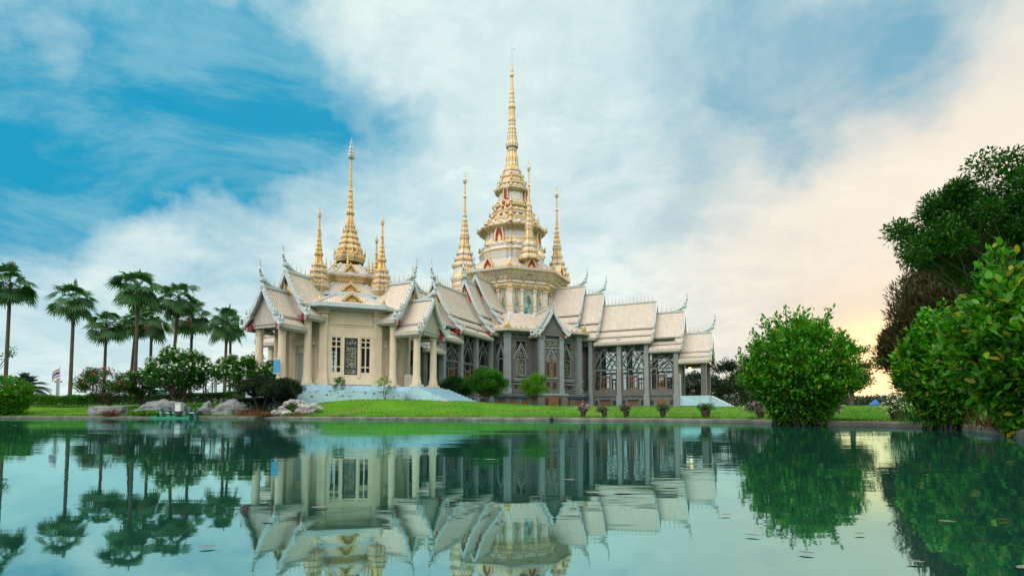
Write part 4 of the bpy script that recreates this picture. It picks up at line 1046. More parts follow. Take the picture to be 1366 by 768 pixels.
def stem_bush(name, loc, rad, H, nst, per, ll, mat, label, cat='bush', seed=1, base=.3, tall=0, bark='dark_bark', low=.0, squash=1., fill=0, foot=.5, **tags):
    """many stems fanning out of one base, whorls of leaves on their outer halves"""
    g = np.random.default_rng(seed); root = thing(name, loc, label=label, category=cat, **tags)
    sm = MB(); P = []; D = []; LL = []
    for i in range(nst):
        u = unit(g, 1)[0]; u[2] = abs(u[2]) * .9 + g.uniform(-.42, .12) + low
        u /= np.linalg.norm(u)
        lump = 1 + .15 * mnoise.noise(Vector(u * 2.3) + Vector((seed, 0, 0))) + g.uniform(-.16, .13)
        tip = np.array([u[0] * rad * lump, u[1] * rad * lump * squash, H * .47 + u[2] * H * .50 * lump])
        if i < tall: tip = np.array([tip[0] * .6, tip[1] * .6, H * g.uniform(.96, 1.06)])
        b = np.array([g.normal() * base * .5, g.normal() * base * .5, -.15])
        mid = b * .5 + tip * .5 + np.array([-tip[0] * .18, -tip[1] * .18, -.02 * H])
        tt = np.linspace(0, 1, 6)[:, None]; path = (1 - tt) ** 2 * b + 2 * tt * (1 - tt) * mid + tt ** 2 * tip
        if i % 2 == 0 or i < tall: sm.tube(path, [.028 * H / 3, .024 * H / 3, .02 * H / 3, .015 * H / 3, .01 * H / 3, .005], 4, cap=False)
        t = g.uniform(.42, 1.0, per) ** .8; t[: per // 4] = g.uniform(.93, 1., per // 4); t = t[:, None]
        pts = (1 - t) ** 2 * b + 2 * t * (1 - t) * mid + t ** 2 * tip; ax = tip - mid; ax /= np.linalg.norm(ax)
        d_ = unit(g, per) * .80 + ax * .55 + np.array([0, 0, .35])
        P.append(pts + g.normal(size=(per, 3)) * ll * .45); D.append(d_); LL.append(g.uniform(.5, 1.25, per) * ll)
    if fill:
        u = unit(g, fill); lump = np.array([1 + .15 * mnoise.noise(Vector(v * 2.3) + Vector((seed, 0, 0))) for v in u])[:, None]
        q = u * lump * (g.uniform(.62, .98, fill) ** .7)[:, None]; zz = np.clip(.5 + q[:, 2] * .5, 0.02, 2)
        taper = np.minimum(1., foot + (1 - foot) * np.clip(zz / .42, 0, 1) ** .8)
        P.append(np.stack([q[:, 0] * rad * taper / np.maximum(taper, .01) ** .0, q[:, 1] * rad * squash * taper, zz * H * .97], 1))
        P[-1] += g.normal(size=(fill, 3)) * .05
        keep = np.array([mnoise.noise(Vector(v * 2.0) + Vector((seed, 5, 0))) + .6 * mnoise.noise(Vector(v * 4.5)) > .02 for v in P[-1]])
        P[-1] = P[-1][keep]; D.append((u * .6 + unit(g, fill) * .9 + np.array([0, 0, .3]))[keep]); LL.append((g.uniform(.45, 1.2, fill) * ll)[keep])
        ns = fill // 4; a = g.uniform(0, 2 * math.pi, ns); zz = g.uniform(.0, .34, ns); rr = rad * (foot + (1 - foot) * zz / .42) * g.uniform(.55, .95, ns)
        P.append(np.stack([np.cos(a) * rr, np.sin(a) * rr * squash, zz * H + .05], 1)); D.append(np.stack([np.cos(a), np.sin(a), a * 0 + .1], 1) * .6 + unit(g, ns) * .8); LL.append(g.uniform(.5, 1.1, ns) * ll)
    P = np.concatenate(P); D = np.concatenate(D); LL = np.concatenate(LL); k = P[:, 2] > .02
    sm.build('stems', bark, root)
    leaf_mesh('foliage', P[k], D[k], LL[k], mat, root, .50, .16, seed)
    return root

def broad_tree(name, loc, H, cc, cr, nclump, per, ll, mat, label, cat='tree', seed=1, trunk_r=.2, bark='bark', csize=.26, flat=.75, fork=.45, wid=.45, up=.25, trunks=1, spread=1., blossom=None, lean=(0, 0), oval=True, shape=None, rag=.16, twig=1., **tags):
    """trunk with limbs reaching into a crown of separate leaf clumps; cc crown centre height, cr crown radii"""
    g = np.random.default_rng(seed); root = thing(name, loc, label=label, category=cat, **tags)
    tb = MB(); P = []; D = []; LL = []; BP = []; BD = []
    zf = (cc - cr[2]) * fork / .45 if fork < .45 else cc - cr[2] * .75
    zf = max(zf, H * .12); tops = []
    for k in range(trunks):
        a = 2 * math.pi * k / trunks + seed; ox = math.cos(a) * trunk_r * 1.6 * (trunks > 1); oy = math.sin(a) * trunk_r * 1.6 * (trunks > 1)
        top = Vector((lean[0] * .5 + ox * 3, lean[1] * .5 + oy * 3, zf)); tops.append(top)
        tb.tube([(ox, oy, -.3), (ox * 1.3 + .04, oy * 1.3, zf * .35), (ox * 2 + lean[0] * .2, oy * 2 + lean[1] * .2, zf * .7), top, top + Vector((lean[0] * .3, lean[1] * .3, (cc - zf) * .7))], [trunk_r * 1.25, trunk_r, trunk_r * .85, trunk_r * .75, trunk_r * .3], 8, cap=False)
    for i in range(nclump):
        u = unit(g, 1)[0]; rr = g.uniform(.25, 1.) ** .45 * (1 + rag * mnoise.noise(Vector(u * 2.1) + Vector((seed * 3, 1, 0))))
        c = np.array([u[0] * cr[0] * rr + lean[0], u[1] * cr[1] * rr + lean[1], cc + u[2] * cr[2] * rr])
        if shape: c = shape(c, g)
        s0 = tops[i % trunks]; cv = Vector(c)
        mid = s0.lerp(cv, .5) + Vector((g.normal() * .08 * cr[0], g.normal() * .08 * cr[0], -.10 * (cv - s0).length * g.uniform(0, 1)))
        lr = trunk_r * .30 * twig
        tb.tube([s0, s0.lerp(mid, .6), mid, mid.lerp(cv, .6), cv], [lr, lr * .75, lr * .55, lr * .35, lr * .12], 5, cap=False)
        cs = csize * min(cr) * g.uniform(.7, 1.3); n_ = int(per * g.uniform(.7, 1.3))
        q = unit(g, n_) * (g.random((n_, 1)) ** .5) * cs; q[:, 2] *= flat
        P.append(c + q); D.append(q / cs * .8 + unit(g, n_) * .7 + np.array([0, 0, up])); LL.append(g.uniform(.65, 1.2, n_) * ll)
        if blossom:
            nb = blossom[1]; v = unit(g, nb); v[:, 2] = abs(v[:, 2]) * .9; bp = c + v * cs * .98
            for b_ in bp:
                m_ = 5; BP.append(b_ + g.normal(size=(m_, 3)) * blossom[2] * .28); BD.append(unit(g, m_) * .7 + (b_ - c) / cs * .5)
    tb.build('trunk', bark, root, smooth=True)
    leaf_mesh('crown', np.concatenate(P), np.concatenate(D), np.concatenate(LL), mat, root, wid, .15, seed, oval)
    if blossom:
        leaf_mesh('blossom', np.concatenate(BP), np.concatenate(BD), blossom[2], blossom[0], root, .8, .1, seed + 1, True, kind='stuff')
    return root

def hedge(name, p0, p1, dep, H, ll, mat, label, seed, n, flower=None, rnd=.25, cat='hedge', **tags):
    g = np.random.default_rng(seed); p0 = Vector(p0); p1 = Vector(p1); root = thing(name, p0, label=label, category=cat, **tags)
    ax = np.array((p1 - p0)[:]); ln = np.linalg.norm(ax); ax = ax / ln; sd = np.array([-ax[1], ax[0], 0])
    t = g.random(n); a = g.uniform(0, math.pi, n); r = g.uniform(.55, 1., n) ** .5
    ht = H * np.array([1 + rnd * mnoise.noise(Vector((x * ln * .5, seed, 0))) for x in t])
    ca = np.sign(np.cos(a)) * abs(np.cos(a)) ** .45; sa = np.sin(a) ** .45
    P = ax * (t * ln)[:, None] + sd * (ca * dep / 2 * r)[:, None] + np.array([0, 0, 1.]) * (sa * ht * r)[:, None]
    D = sd * ca[:, None] * .7 + np.array([0, 0, 1.]) * sa[:, None] * .7 + unit(g, n) * .8
    sm = MB()
    for k in range(int(ln / .5)):
        q = Vector(ax * (k + .5) * .5); sm.tube([q + Vector((0, 0, -.2)), q + Vector((g.normal() * .1, g.normal() * .1, H * .75))], [.03, .012], 4, cap=False)
    sm.build('stems', 'dark_bark', root)
    leaf_mesh('foliage', P, D, g.uniform(.7, 1.2, n) * ll, mat, root, .55, .12, seed)
    if flower:
        k = g.random(n) < flower[1]
        leaf_mesh('blossom', P[k] * 1.0 + np.array([0, 0, .03]), D[k] + np.array([0, -.3, .2]), flower[2], flower[0], root, .8, .1, seed + 1, True, kind='stuff')
    return root

def fan_palm(loc, H, size, label, seed, lean=(0, 0), nf=27, **tags):
    g = np.random.default_rng(seed); root = thing('fan_palm', loc, label=label, category='palm tree', **tags)
    tb = MB(); r = .17 * size ** .5; n_ = 14; pts = []; rad = []
    for k in range(n_ + 1):
        t = k / n_; pts.append((lean[0] * t * t, lean[1] * t * t, -.3 + (H + .3) * t)); rad.append(r * (1.5 - .5 * min(t * 8, 1)) * (1 - .25 * t) * (1 + .035 * (k % 2)))
    tb.tube(pts, rad, 9, cap=False); tb.build('trunk', 'palm_bark', root, smooth=True)
    top = np.array([lean[0], lean[1], H])
    def fans(nm, mat, n, e0, e1, s, seed2, wilt):
        fb = MB(); g2 = np.random.default_rng(seed2); V = []; Fc = []; UV = []
        for i in range(n):
            az = i * 2.39996 + g2.uniform(-.3, .3); el = R(e0 + (e1 - e0) * ((i + .5) / n) ** .8 + g2.uniform(-9, 9))
            d_ = Vector((math.cos(az) * math.cos(el), math.sin(az) * math.cos(el), math.sin(el)))
            side = Vector((-math.sin(az), math.cos(az), 0)); nrm = side.cross(d_) * -1
            ro = g2.uniform(-.75, .75); side, nrm = side * math.cos(ro) + nrm * math.sin(ro), nrm * math.cos(ro) - side * math.sin(ro)
            pl = s * g2.uniform(.75, 1.25) * (1.0 if not wilt else .6); bl = s * g2.uniform(.85, 1.15)
            p0 = Vector(top) + Vector((0, 0, g2.uniform(-.35, .15) * s)); sag = Vector((0, 0, -.22 * pl * math.cos(el)))
            hub = p0 + d_ * pl + sag; d2 = (d_ + Vector((0, 0, -.65 * math.cos(el)))).normalized(); side = (side - d2 * side.dot(d2)).normalized()
            u = float(g2.random())
            fb.tube([p0, p0.lerp(hub, .5) - sag * .25, hub], [.035 * s, .025 * s, .02 * s], 3, cap=False); UV.extend([u] * 6)
            m_ = 15
            for k in range(m_):
                ph = R(-82 + 164 * k / (m_ - 1)) if not wilt else R(-45 + 90 * k / (m_ - 1))
                e = (d2 * math.cos(ph) + side * math.sin(ph)).normalized(); sw = (side * math.cos(ph) - d2 * math.sin(ph)).normalized()
                lb = bl * (.72 + .28 * math.cos(ph)); dz = Vector((0, 0, -1)) * lb
                mid = hub + e * lb * .50 + dz * .04 + nrm * (.03 * (-1) ** k) * s; tip = hub + e * lb * (.98 - .1 * wilt) + dz * (.26 + .25 * wilt + .22 * g2.random())
                wv = sw * lb * .092
                fb.add([hub, mid - wv, tip - wv * .12, tip + wv * .12, mid + wv], [(0, 1, 4), (1, 2, 3, 4)]); UV.extend([u, u])
        fb.uv = [[(u_, 0)] * len(f) for u_, f in zip(UV, fb.f)]
        return fb.build(nm, mat, root)
    fans('crown', 'palm_leaf', nf, 88, -42, 1.20 * size, seed, 0)
    fans('dead_fronds', 'dead_leaf', 10, -35, -75, .80 * size, seed + 50, 1)
    return root

def pinnate(name, loc, trunk_h, trunk_r, nfr, fl, e0, e1, mat, label, cat, seed, bark, sag=.5, leaflet=.3, pairs=22, **tags):
    """palm or cycad with feather fronds"""
    g = np.random.default_rng(seed); root = thing(name, loc, label=label, category=cat, **tags)
    tb = MB(); tb.tube([(0, 0, -.3), (.03, 0, trunk_h * .5), (0, 0, trunk_h)], [trunk_r * 1.2, trunk_r, trunk_r * .9], 9); tb.build('trunk', bark, root, smooth=True)
    P = []; D = []; LL = []; rb = MB()
    for i in range(nfr):
        az = i * 2.39996 + g.uniform(-.2, .2); el = R(e0 + (e1 - e0) * (i + .5) / nfr + g.uniform(-8, 8)); l_ = fl * g.uniform(.8, 1.1)
        h = Vector((math.cos(az), math.sin(az), 0)); sd = Vector((-h.y, h.x, 0)); pts = []
        for k in range(8):
            t = k / 7; pts.append(Vector((0, 0, trunk_h)) + h * (math.cos(el) * l_ * t) + Vector((0, 0, math.sin(el) * l_ * t - sag * l_ * t * t)))
        rb.tube(pts, [.02 * fl / 1.5] * 7 + [.004], 3, cap=False)
        for k in range(pairs):
            t = .12 + .86 * k / pairs; j = min(int(t * 7), 6); p = pts[j].lerp(pts[j + 1], t * 7 - j); ax = (pts[j + 1] - pts[j]).normalized()
            for s in (-1, 1):
                P.append(p); D.append(ax * .75 + sd * s + Vector((0, 0, .18))); LL.append(leaflet * fl * math.sin(math.pi * (.15 + .8 * t)) ** .6)
    rb.build('frond_ribs', mat, root)
    leaf_mesh('crown', np.array([p[:] for p in P]), np.array([d_[:] for d_ in D]), LL, mat, root, .14, .12, seed, False)
    return root
def ground(px, Y):
    x = (px - 683) / F * Y
    return Vector((x, Y, gz(x, Y)))
def mpp(Y): return Y / F

# --- the three big leafy bushes at the water's edge on the right
def setz(p, z): p.z = z; return p
stem_bush('leafy_bush', setz(ground(1066, 14.9), 0.0), 1.46, 3.08, 330, 56, .128, 'bush_leaf', 'large round bright green bush standing alone at the water edge right of the temple', seed=3, base=.55, tall=14, fill=14000, foot=.46)
stem_bush('leafy_bush', setz(ground(1262, 11.4), .02), .84, 2.5, 210, 54, .135, 'bush_leaf', 'mid-sized yellow-green bush beside the brown pot with white flowers', seed=11, base=.42, tall=10, fill=8500, foot=.45)
stem_bush('leafy_bush', setz(ground(1392, 7.6), .0), 1.06, 2.72, 230, 54, .15, 'big_leaf', 'nearest and tallest big-leaved bush cut by the right picture edge', seed=23, base=.38, tall=10, fill=6500, foot=.45)
stem_bush('leafy_bush', setz(ground(1430, 8.8), .0), 1.2, 3.0, 150, 40, .165, 'big_leaf', 'big-leaved bush behind the nearest one, mostly beyond the right edge', seed=29, base=.4, tall=6) if False else None
g = np.random.default_rng(4)
for (px, Y, n_, hh, lab) in ((1222, 12.4, 90, .62, 'spiky green sedge tuft at the foot of the mid-sized bush'), (1326, 8.6, 110, .45, 'dry brown sedge tuft at the foot of the nearest bush')):
    p = ground(px, Y); P = g.normal(size=(n_, 3)) * np.array([.16, .12, 0]); D = unit(g, n_) * .55 + np.array([0, 0, .9])
    o = leaf_mesh('sedge_tuft', P, D, g.uniform(.6, 1.2, n_) * hh, 'round_leaf' if px < 1300 else 'dry_leaf', None, .06, .25, 5, False, label=lab, category='grass tuft'); o.location = (p.x, p.y, .06)

# --- trees on the right
def big_shape(c, g):
    return c
p = ground(1396, 21)
broad_tree('broadleaf_tree', p, 11, 7.45, (5.2, 3.4, 2.5), 160, 430, .17, 'dark_leaf', 'big dark spreading tree overhanging from the right edge above the bushes', seed=16, trunk_r=.32, csize=.24, flat=.8, lean=(-.3, 0), fork=.35, rag=.26, twig=.5)
p = ground(1292, 42)
broad_tree('feathery_tree', p, 12, 5.4, (5.2, 4.6, 6.0), 320, 600, .55, 'olive_leaf', 'brown-green feathery tree against the sunset behind the right-hand bushes', seed=9, trunk_r=.3, csize=.26, flat=1.1, twig=.25, wid=.2, up=.9, oval=False, fork=.3)
p = ground(1345, 40)
broad_tree('feathery_tree', p, 12, 6.4, (5.4, 4.6, 7.0), 220, 420, .60, 'olive_leaf', 'brown-green feathery tree under the big dark spreading crown at the right edge', seed=10, trunk_r=.3, csize=.28, flat=1.1, twig=.25, wid=.2, up=.9, oval=False, fork=.3)
p = ground(1136, 44)
broad_tree('broadleaf_tree', p, 5.6, 3.3, (2.2, 2.0, 2.1), 40, 170, .20, 'dark_leaf', 'small dark tree with layered crown just behind the lone round bush', seed=14, trunk_r=.2, csize=.30, flat=.55)
for i, (px, Y, cw, top, sd_, lab) in enumerate(((925, 92, 30, 497, 1, 'dark far tree seen through the right porch opening'), (972, 88, 30, 481, 2, 'far tree with open layered crown just right of the right porch'), (1003, 96, 26, 492, 3, 'far dark tree half hidden by the left side of the lone round bush'), (948, 110, 22, 500, 4, 'far tree right behind the last porch column'), (900, 104, 22, 505, 5, 'low far tree behind the porch steps'))):
    p = ground(px, Y); tz = at(px, top, Y).z - p.z; w = cw * mpp(Y)
    broad_tree('broadleaf_tree', p, tz, tz * .60, (w, w * .8, tz * .40), 46, 120, .42, 'far_leaf', lab, seed=30 + sd_, trunk_r=.25, csize=.36, flat=.6, group='far trees right of the temple')
g = np.random.default_rng(8); P = []
for k in range(13000):
    a = g.uniform(.28, .95); Y = g.uniform(118, 132); x = a * Y; h = 3.0 + 1.6 * mnoise.noise(Vector((x * .16, 0, 0))) + .8 * mnoise.noise(Vector((x * .6, 4, 0)))
    P.append((x, Y, gz(x, Y) + h * g.random() ** .6))
leaf_mesh('treeline', np.array(P), unit(g, len(P)) + np.array([0, -.2, .3]), .75, 'far_leaf', None, .6, .1, 3, False, kind='stuff', label='low dark belt of far trees across the field on the right', category='treeline')
P = []
for k in range(9000):
    a = g.uniform(-1.15, -.30); Y = g.uniform(112, 126); x = a * Y; h = 2.6 + 1.8 * mnoise.noise(Vector((x * .12, 9, 0))) + .8 * mnoise.noise(Vector((x * .6, 2, 0)))
    P.append((x, Y, gz(x, Y) + h * g.random() ** .6))
leaf_mesh('treeline', np.array(P), unit(g, len(P)) + np.array([0, -.2, .3]), .75, 'far_leaf', None, .6, .1, 4, False, kind='stuff', label='low dark belt of far shrubs beyond the palms on the left', category='treeline')

# --- trees and shrubs in front of the temple
p = ground(606, 49); broad_tree('round_shrub', p, 2.4, 1.35, (1.35, 1.2, 1.1), 44, 420, .13, 'tree_leaf', 'dark dense round shrub at the foot of the pavilion stairs', 'shrub', 41, .09, csize=.42)
p = ground(649, 48); broad_tree('round_tree', p, 3.0, 2.0, (1.9, 1.7, 1.15), 70, 420, .13, 'round_leaf', 'dome-shaped green tree on thin stems in front of the left wing', 'tree', 42, .05, csize=.42, trunks=3, fork=.3)
p = ground(713, 53); broad_tree('round_tree', p, 3.1, 2.05, (1.45, 1.3, 1.25), 38, 260, .13, 'lime_leaf', 'loose lime-green small tree in front of the gabled front porch', 'tree', 43, .05, csize=.42, trunks=2, fork=.3)
p = ground(450, 40.2); broad_tree('young_tree', p, 1.9, 1.15, (.48, .45, .60), 16, 42, .13, 'round_leaf', 'slim young tree before the middle window of the pavilion', 'tree', 44, .03, csize=.5, fork=.3)
p = ground(513, 40.6); broad_tree('young_tree', p, 1.9, 1.15, (.72, .5, .52), 15, 32, .13, 'lime_leaf', 'sparse young tree with two leaning stems right of the pavilion window', 'tree', 45, .03, csize=.5, trunks=2, fork=.3)

# --- left garden
stem_bush('leafy_bush', ground(10, 38.6), 1.55, 2.9, 160, 60, .13, 'bush_leaf', 'round bright green bush at the water edge in the left corner', seed=51, base=.5, fill=9000, foot=.75)
PALMS = [(6, 379, 50, 1.02, 61, (0, 0), 'fan palm cut by the left picture edge'), (93, 398, 52, 1.02, 62, (0, 0), 'lone tall fan palm right of the flag'),
         (138, 432, 58, .95, 63, (0, 0), 'short fan palm behind the red-flowered shrub'), (179, 383, 50, 1.10, 64, (0, 0), 'tallest fan palm with the thickest trunk'),
         (173, 428, 62, 1.0, 65, (.5, 0), 'fan palm half hidden behind the trunk of the tallest one'), (199, 424, 60, 1.05, 66, (0, 0), 'fan palm with brown dead fronds right of the tallest one'),
         (229, 397, 54, 1.05, 67, (.45, 0), 'leaning fan palm above the largest frangipani'), (253, 420, 58, 1.05, 68, (0, 0), 'dark dense fan palm with brown skirt right of the leaning one'),
         (299, 428, 56, .95, 69, (.1, 0), 'fan palm nearest the pavilion on the left'), (306, 434, 60, .9, 70, (-.1, 0), 'second slim fan palm close behind the one nearest the pavilion')]
for (px, cy, Y, s_, sd_, ln, lab) in PALMS:
    p = ground(px, Y); fan_palm(p, at(px, cy, Y).z - p.z, s_, lab, sd_, ln, group='fan palms left of the temple')
pinnate('date_palm', ground(33, 62), 2.3, .3, 70, 3.0, 88, -15, 'date_leaf', 'grey-green feather palm far behind the corner bush', 'palm tree', 71, 'palm_bark', .45, .17, 26)
for (px, Y, w, h, sd_, lab) in ((348, 38.0, 1.60, 1.95, 72, 'left dark umbrella-shaped shrub on a thick trunk'), (377, 37.0, 1.35, 1.75, 73, 'right dark umbrella-shaped shrub beside the blue platform')):
    p = ground(px, Y); broad_tree('umbrella_shrub', p, h, h, (w, w * .85, .62), 130, 420, .15, 'cycad_leaf', lab, 'shrub', sd_, .13, 'dark_bark', csize=.55, flat=.7, fork=.40, wid=.16, up=-.35, trunks=2, oval=False, shape=lambda c, g: np.array([c[0], c[1], h + abs(c[2] - h) * (1 - .35 * (c[0] ** 2 + c[1] ** 2) / w ** 2) - .30 * (c[0] ** 2 + c[1] ** 2) / w ** 2]), group='umbrella shrubs by the white rock')
hedge('clipped_hedge', ground(312, 39.4), ground(392, 38.4), .9, .95, .12, 'cycad_leaf', 'dark low hedge between the umbrella shrubs and the blue platform', 96, 7000, rnd=.15)
p = ground(143, 42); broad_tree('flowering_shrub', p, 3.3, 2.0, (2.15, 1.7, 1.25), 60, 170, .15, 'red_shrub_leaf', 'rounded shrub dotted with red flowers by the flat rock', 'shrub', 81, .08, csize=.36, trunks=3, fork=.3, blossom=('red_petal', 2, .13))
p = ground(190, 44); broad_tree('frangipani', p, 3.6, 2.2, (1.5, 1.4, 1.2), 40, 90, .24, 'plumeria_leaf', 'smaller dark frangipani between the red-flowered shrub and the largest one', 'tree', 82, .08, csize=.34, trunks=3, fork=.3, blossom=('petal', 1, .16), group='frangipani trees in the left garden')
p = ground(238, 42); broad_tree('frangipani', p, 4.7, 3.05, (2.45, 2.1, 1.6), 90, 100, .26, 'plumeria_leaf', 'largest frangipani full of white flowers behind the green paddle aerator', 'tree', 83, .12, csize=.30, trunks=4, fork=.3, blossom=('petal', 3, .17), group='frangipani trees in the left garden')
p = ground(276, 44); broad_tree('frangipani', p, 3.2, 2.5, (1.2, 1.2, .7), 16, 40, .24, 'plumeria_leaf', 'sparse frangipani with bare spreading branches right of the largest one', 'tree', 84, .08, csize=.40, trunks=3, fork=.15, blossom=('petal', 1, .16), group='frangipani trees in the left garden')
p = ground(326, 41); broad_tree('frangipani', p, 4.0, 2.85, (2.35, 1.8, 1.15), 70, 95, .26, 'plumeria_leaf', 'wide frangipani with white flowers above the cycads', 'tree', 85, .10, csize=.34, trunks=3, fork=.3, blossom=('petal', 3, .17), group='frangipani trees in the left garden')
hedge('clipped_hedge', ground(38, 44.5), ground(112, 44), 1.2, .95, .12, 'round_leaf', 'green hedge with a few pink flowers right of the corner bush', 91, 9000, ('purple_petal', .012, .12))
hedge('clipped_hedge', ground(100, 49), ground(212, 48.5), 1.0, .85, .12, 'tree_leaf', 'long dark clipped hedge behind the red-flowered shrub', 92, 9000, rnd=.06)
hedge('clipped_hedge', ground(212, 47.5), ground(305, 46.5), 1.2, .9, .12, 'tree_leaf', 'clipped hedge behind the two middle rocks', 93, 9000, rnd=.1)
hedge('clipped_hedge', ground(306, 46), ground(340, 45.5), 1.2, .95, .12, 'round_leaf', 'short brighter hedge behind the wide frangipani', 94, 4000, rnd=.15)
g = np.random.default_rng(12)
for (px, Y, n_, hh, w_, m_, lab) in ((196, 38.3, 900, .5, 1.0, 'grass_leaf', 'tall green grass clump between the flat rock and the ledge rock'), (148, 37.9, 500, .42, .45, 'dry_leaf', 'reddish dry plant in front of the flat rock'), (333, 37.4, 700, .5, .75, 'dry_leaf', 'reddish dry plant at the right end of the large grey rock'),
                                     (356, 35.8, 1600, .34, 1.3, 'dry_leaf', 'low brown ground plant under the cycads by the kerb'), (398, 34.6, 600, .22, .9, 'dry_leaf', 'low brown ground plant in front of the white rock'), (261, 37.9, 400, .45, .5, 'tree_leaf', 'dark green plant clump between the ledge rock and the pointed rock'), (68, 60, 160, 1.3, .10, 'lime_leaf', 'light green arching plant behind the hedge near the flag')):
    p = ground(px, Y); P = g.normal(size=(n_, 3)) * np.array([w_ * .5, min(.25, w_), 0]) + np.array([0, 0, .02]); D = unit(g, n_) * .7 + np.array([0, 0, .9])
    o = leaf_mesh('low_plant', P, D, g.uniform(.4, 1.2, n_) * hh, m_, None, .12, .3, 5, False, label=lab, category='plant', kind='stuff' if 'ground plant' in lab else None); o.location = p
p = ground(-22, 30); broad_tree('branching_tree', p, 4.6, 3.9, (1.35, 1.2, .55), 14, 26, .16, 'dark_leaf', 'dark sparse branch tips reaching in at the left picture edge', 'tree', 95, .09, csize=.4, fork=.3)

# --- grass blades on the bank and lawn
g = np.random.default_rng(77); P = []; L_ = []
while len(P) < 60000:
    q = g.uniform(-1.0, 1.0); t_ = .33 + (g.random() ** 1.8) * 26
    y = bank(q) + t_; x = q * y
    if q < -.28 and t_ > 9: continue
    if mnoise.noise(Vector((x * .5, y * .5, 8))) < g.uniform(-.7, .5): continue
    P.append((x, y, gz(x, y) - .01)); L_.append((.03 + .05 * g.random()) * (1.3 if t_ < .6 else 1) * (1 + y / 60))
P = np.array(P)
leaf_mesh('grass', P, unit(g, len(P)) * .5 + np.array([0, 0, .8]), np.array(L_), 'grass_leaf', None, .22, .2, 9, False, kind='stuff', label='short green lawn grass along the bank', category='grass')

# --- rocks
def rock(name, px, Y, w, d_, h, seed, mat, label, flat=False, rz=0, sub=5, amp=.28, pts=None):
    bm = bmesh.new(); bmesh.ops.create_icosphere(bm, subdivisions=sub, radius=1)
    for v in bm.verts:
        c = v.co.copy(); o_ = Vector((seed * 7.3, seed, 0))
        f = 1 + amp * mnoise.noise(c * 1.2 + o_) + amp * .55 * mnoise.noise(c * 2.6 + o_) + amp * .18 * mnoise.noise(c * 6 + o_)
        rg = 1 - abs(mnoise.noise(c * 2.1 + o_ * 1.7)) * 2; f -= .13 * max(rg, 0) ** 3; f -= .12 * abs(mnoise.noise(Vector((c.x * 1.5, c.y * 1.5, c.z * 6)) + o_)); f += .012 * mnoise.noise(c * 14 + o_)
        if flat: c = Vector((math.copysign(abs(c.x) ** .55, c.x), math.copysign(abs(c.y) ** .7, c.y), math.copysign(abs(c.z) ** .6, c.z)))
        v.co = Vector((c.x * f * w / 2, c.y * f * d_ / 2, max(c.z * f, -.35) * h))
    me = bpy.data.meshes.new(name); bm.to_mesh(me); bm.free(); me.materials.append(M[mat]); me.polygons.foreach_set('use_smooth', [True] * len(me.polygons))
    o = bpy.data.objects.new(name, me); COL.objects.link(o); o.location = ground(px, Y); o.rotation_euler = (0, 0, rz)
    return tag(o, label=label, category='rock', group='rocks along the bank')
rock('bank_rock', 146, 38.9, 3.1, 1.4, .72, 2, 'rock', 'long flat-topped pale rock in front of the red-flowered shrub', True, amp=.14)
rock('bank_rock', 219, 39.6, 4.6, 2.0, 1.05, 4, 'rock', 'wide rounded ledge rock behind the green paddle aerator', False, amp=.14)
rock('bank_rock', 276, 38.4, 1.0, .9, .95, 5, 'rock', 'small pointed rock left of the large grey rock', False, amp=.2)
rock('bank_rock', 311, 38.4, 3.0, 1.5, 1.0, 8, 'rock', 'large grey rock sloping to the left beside the pointed rock', False, amp=.18)
def hollow_rock(px, Y, label):
    bm = bmesh.new()
    balls = [(-1.45, 0, .15, .26, .22, .20), (-1.1, 0, .12, .34, .3, .2), (-.75, 0, .10, .36, .3, .18), (-.4, .0, .12, .3, .3, .15), (-1.0, .05, .42, .28, .25, .2), (-.62, .1, .72, .3, .25, .17), (-.2, .1, .86, .36, .28, .16), (.2, .1, .80, .36, .3, .2), (.42, .05, .55, .30, .3, .3), (.30, 0, .22, .40, .35, .2), (.75, 0, .42, .42, .35, .28), (.75, -.1, .12, .42, .35, .18), (1.1, 0, .6, .4, .3, .2), (1.5, .0, .42, .34, .26, .16), (1.15, -.1, .16, .26, .28, .2)]
    for (x, y, z, a, b_, c) in balls: bmesh.ops.create_icosphere(bm, subdivisions=3, radius=1, matrix=Matrix.Translation((x, y, z)) @ Matrix.Diagonal((a, b_, c, 1)))
    me = bpy.data.meshes.new('hollow_rock'); bm.to_mesh(me); bm.free()
    o = bpy.data.objects.new('hollow_rock', me); COL.objects.link(o)
    md = o.modifiers.new('remesh', 'REMESH'); md.mode = 'VOXEL'; md.voxel_size = .045; md.use_smooth_shade = True
    dg = bpy.context.evaluated_depsgraph_get(); m2 = bpy.data.meshes.new_from_object(o.evaluated_get(dg)); o.modifiers.clear(); o.data = m2
    for _ in range(3):
        co = np.zeros(len(m2.vertices) * 3); m2.vertices.foreach_get('co', co)
        bm = bmesh.new(); bm.from_mesh(m2); bmesh.ops.smooth_vert(bm, verts=bm.verts, factor=.6, use_axis_x=True, use_axis_y=True, use_axis_z=True); bm.to_mesh(m2); bm.free()
    for v in m2.vertices:
        v.co += v.normal * (.12 * mnoise.noise(v.co * 2.5) + .08 * mnoise.noise(v.co * 6) - .09 * max(1 - abs(mnoise.noise(v.co * 3.1)) * 3, 0) ** 2 + .03 * mnoise.noise(v.co * 17))
    m2.materials.clear(); m2.materials.append(M['pale_rock'])
    m2.polygons.foreach_set('use_smooth', [False] * len(m2.polygons))
    o.location = ground(px, Y); return tag(o, label=label, category='rock', group='rocks along the bank')
hollow_rock(395, 35.4, 'weathered white rock with a hollow through it beside the cycads')
g = np.random.default_rng(3); n_ = 140; p = ground(390, 35.5)
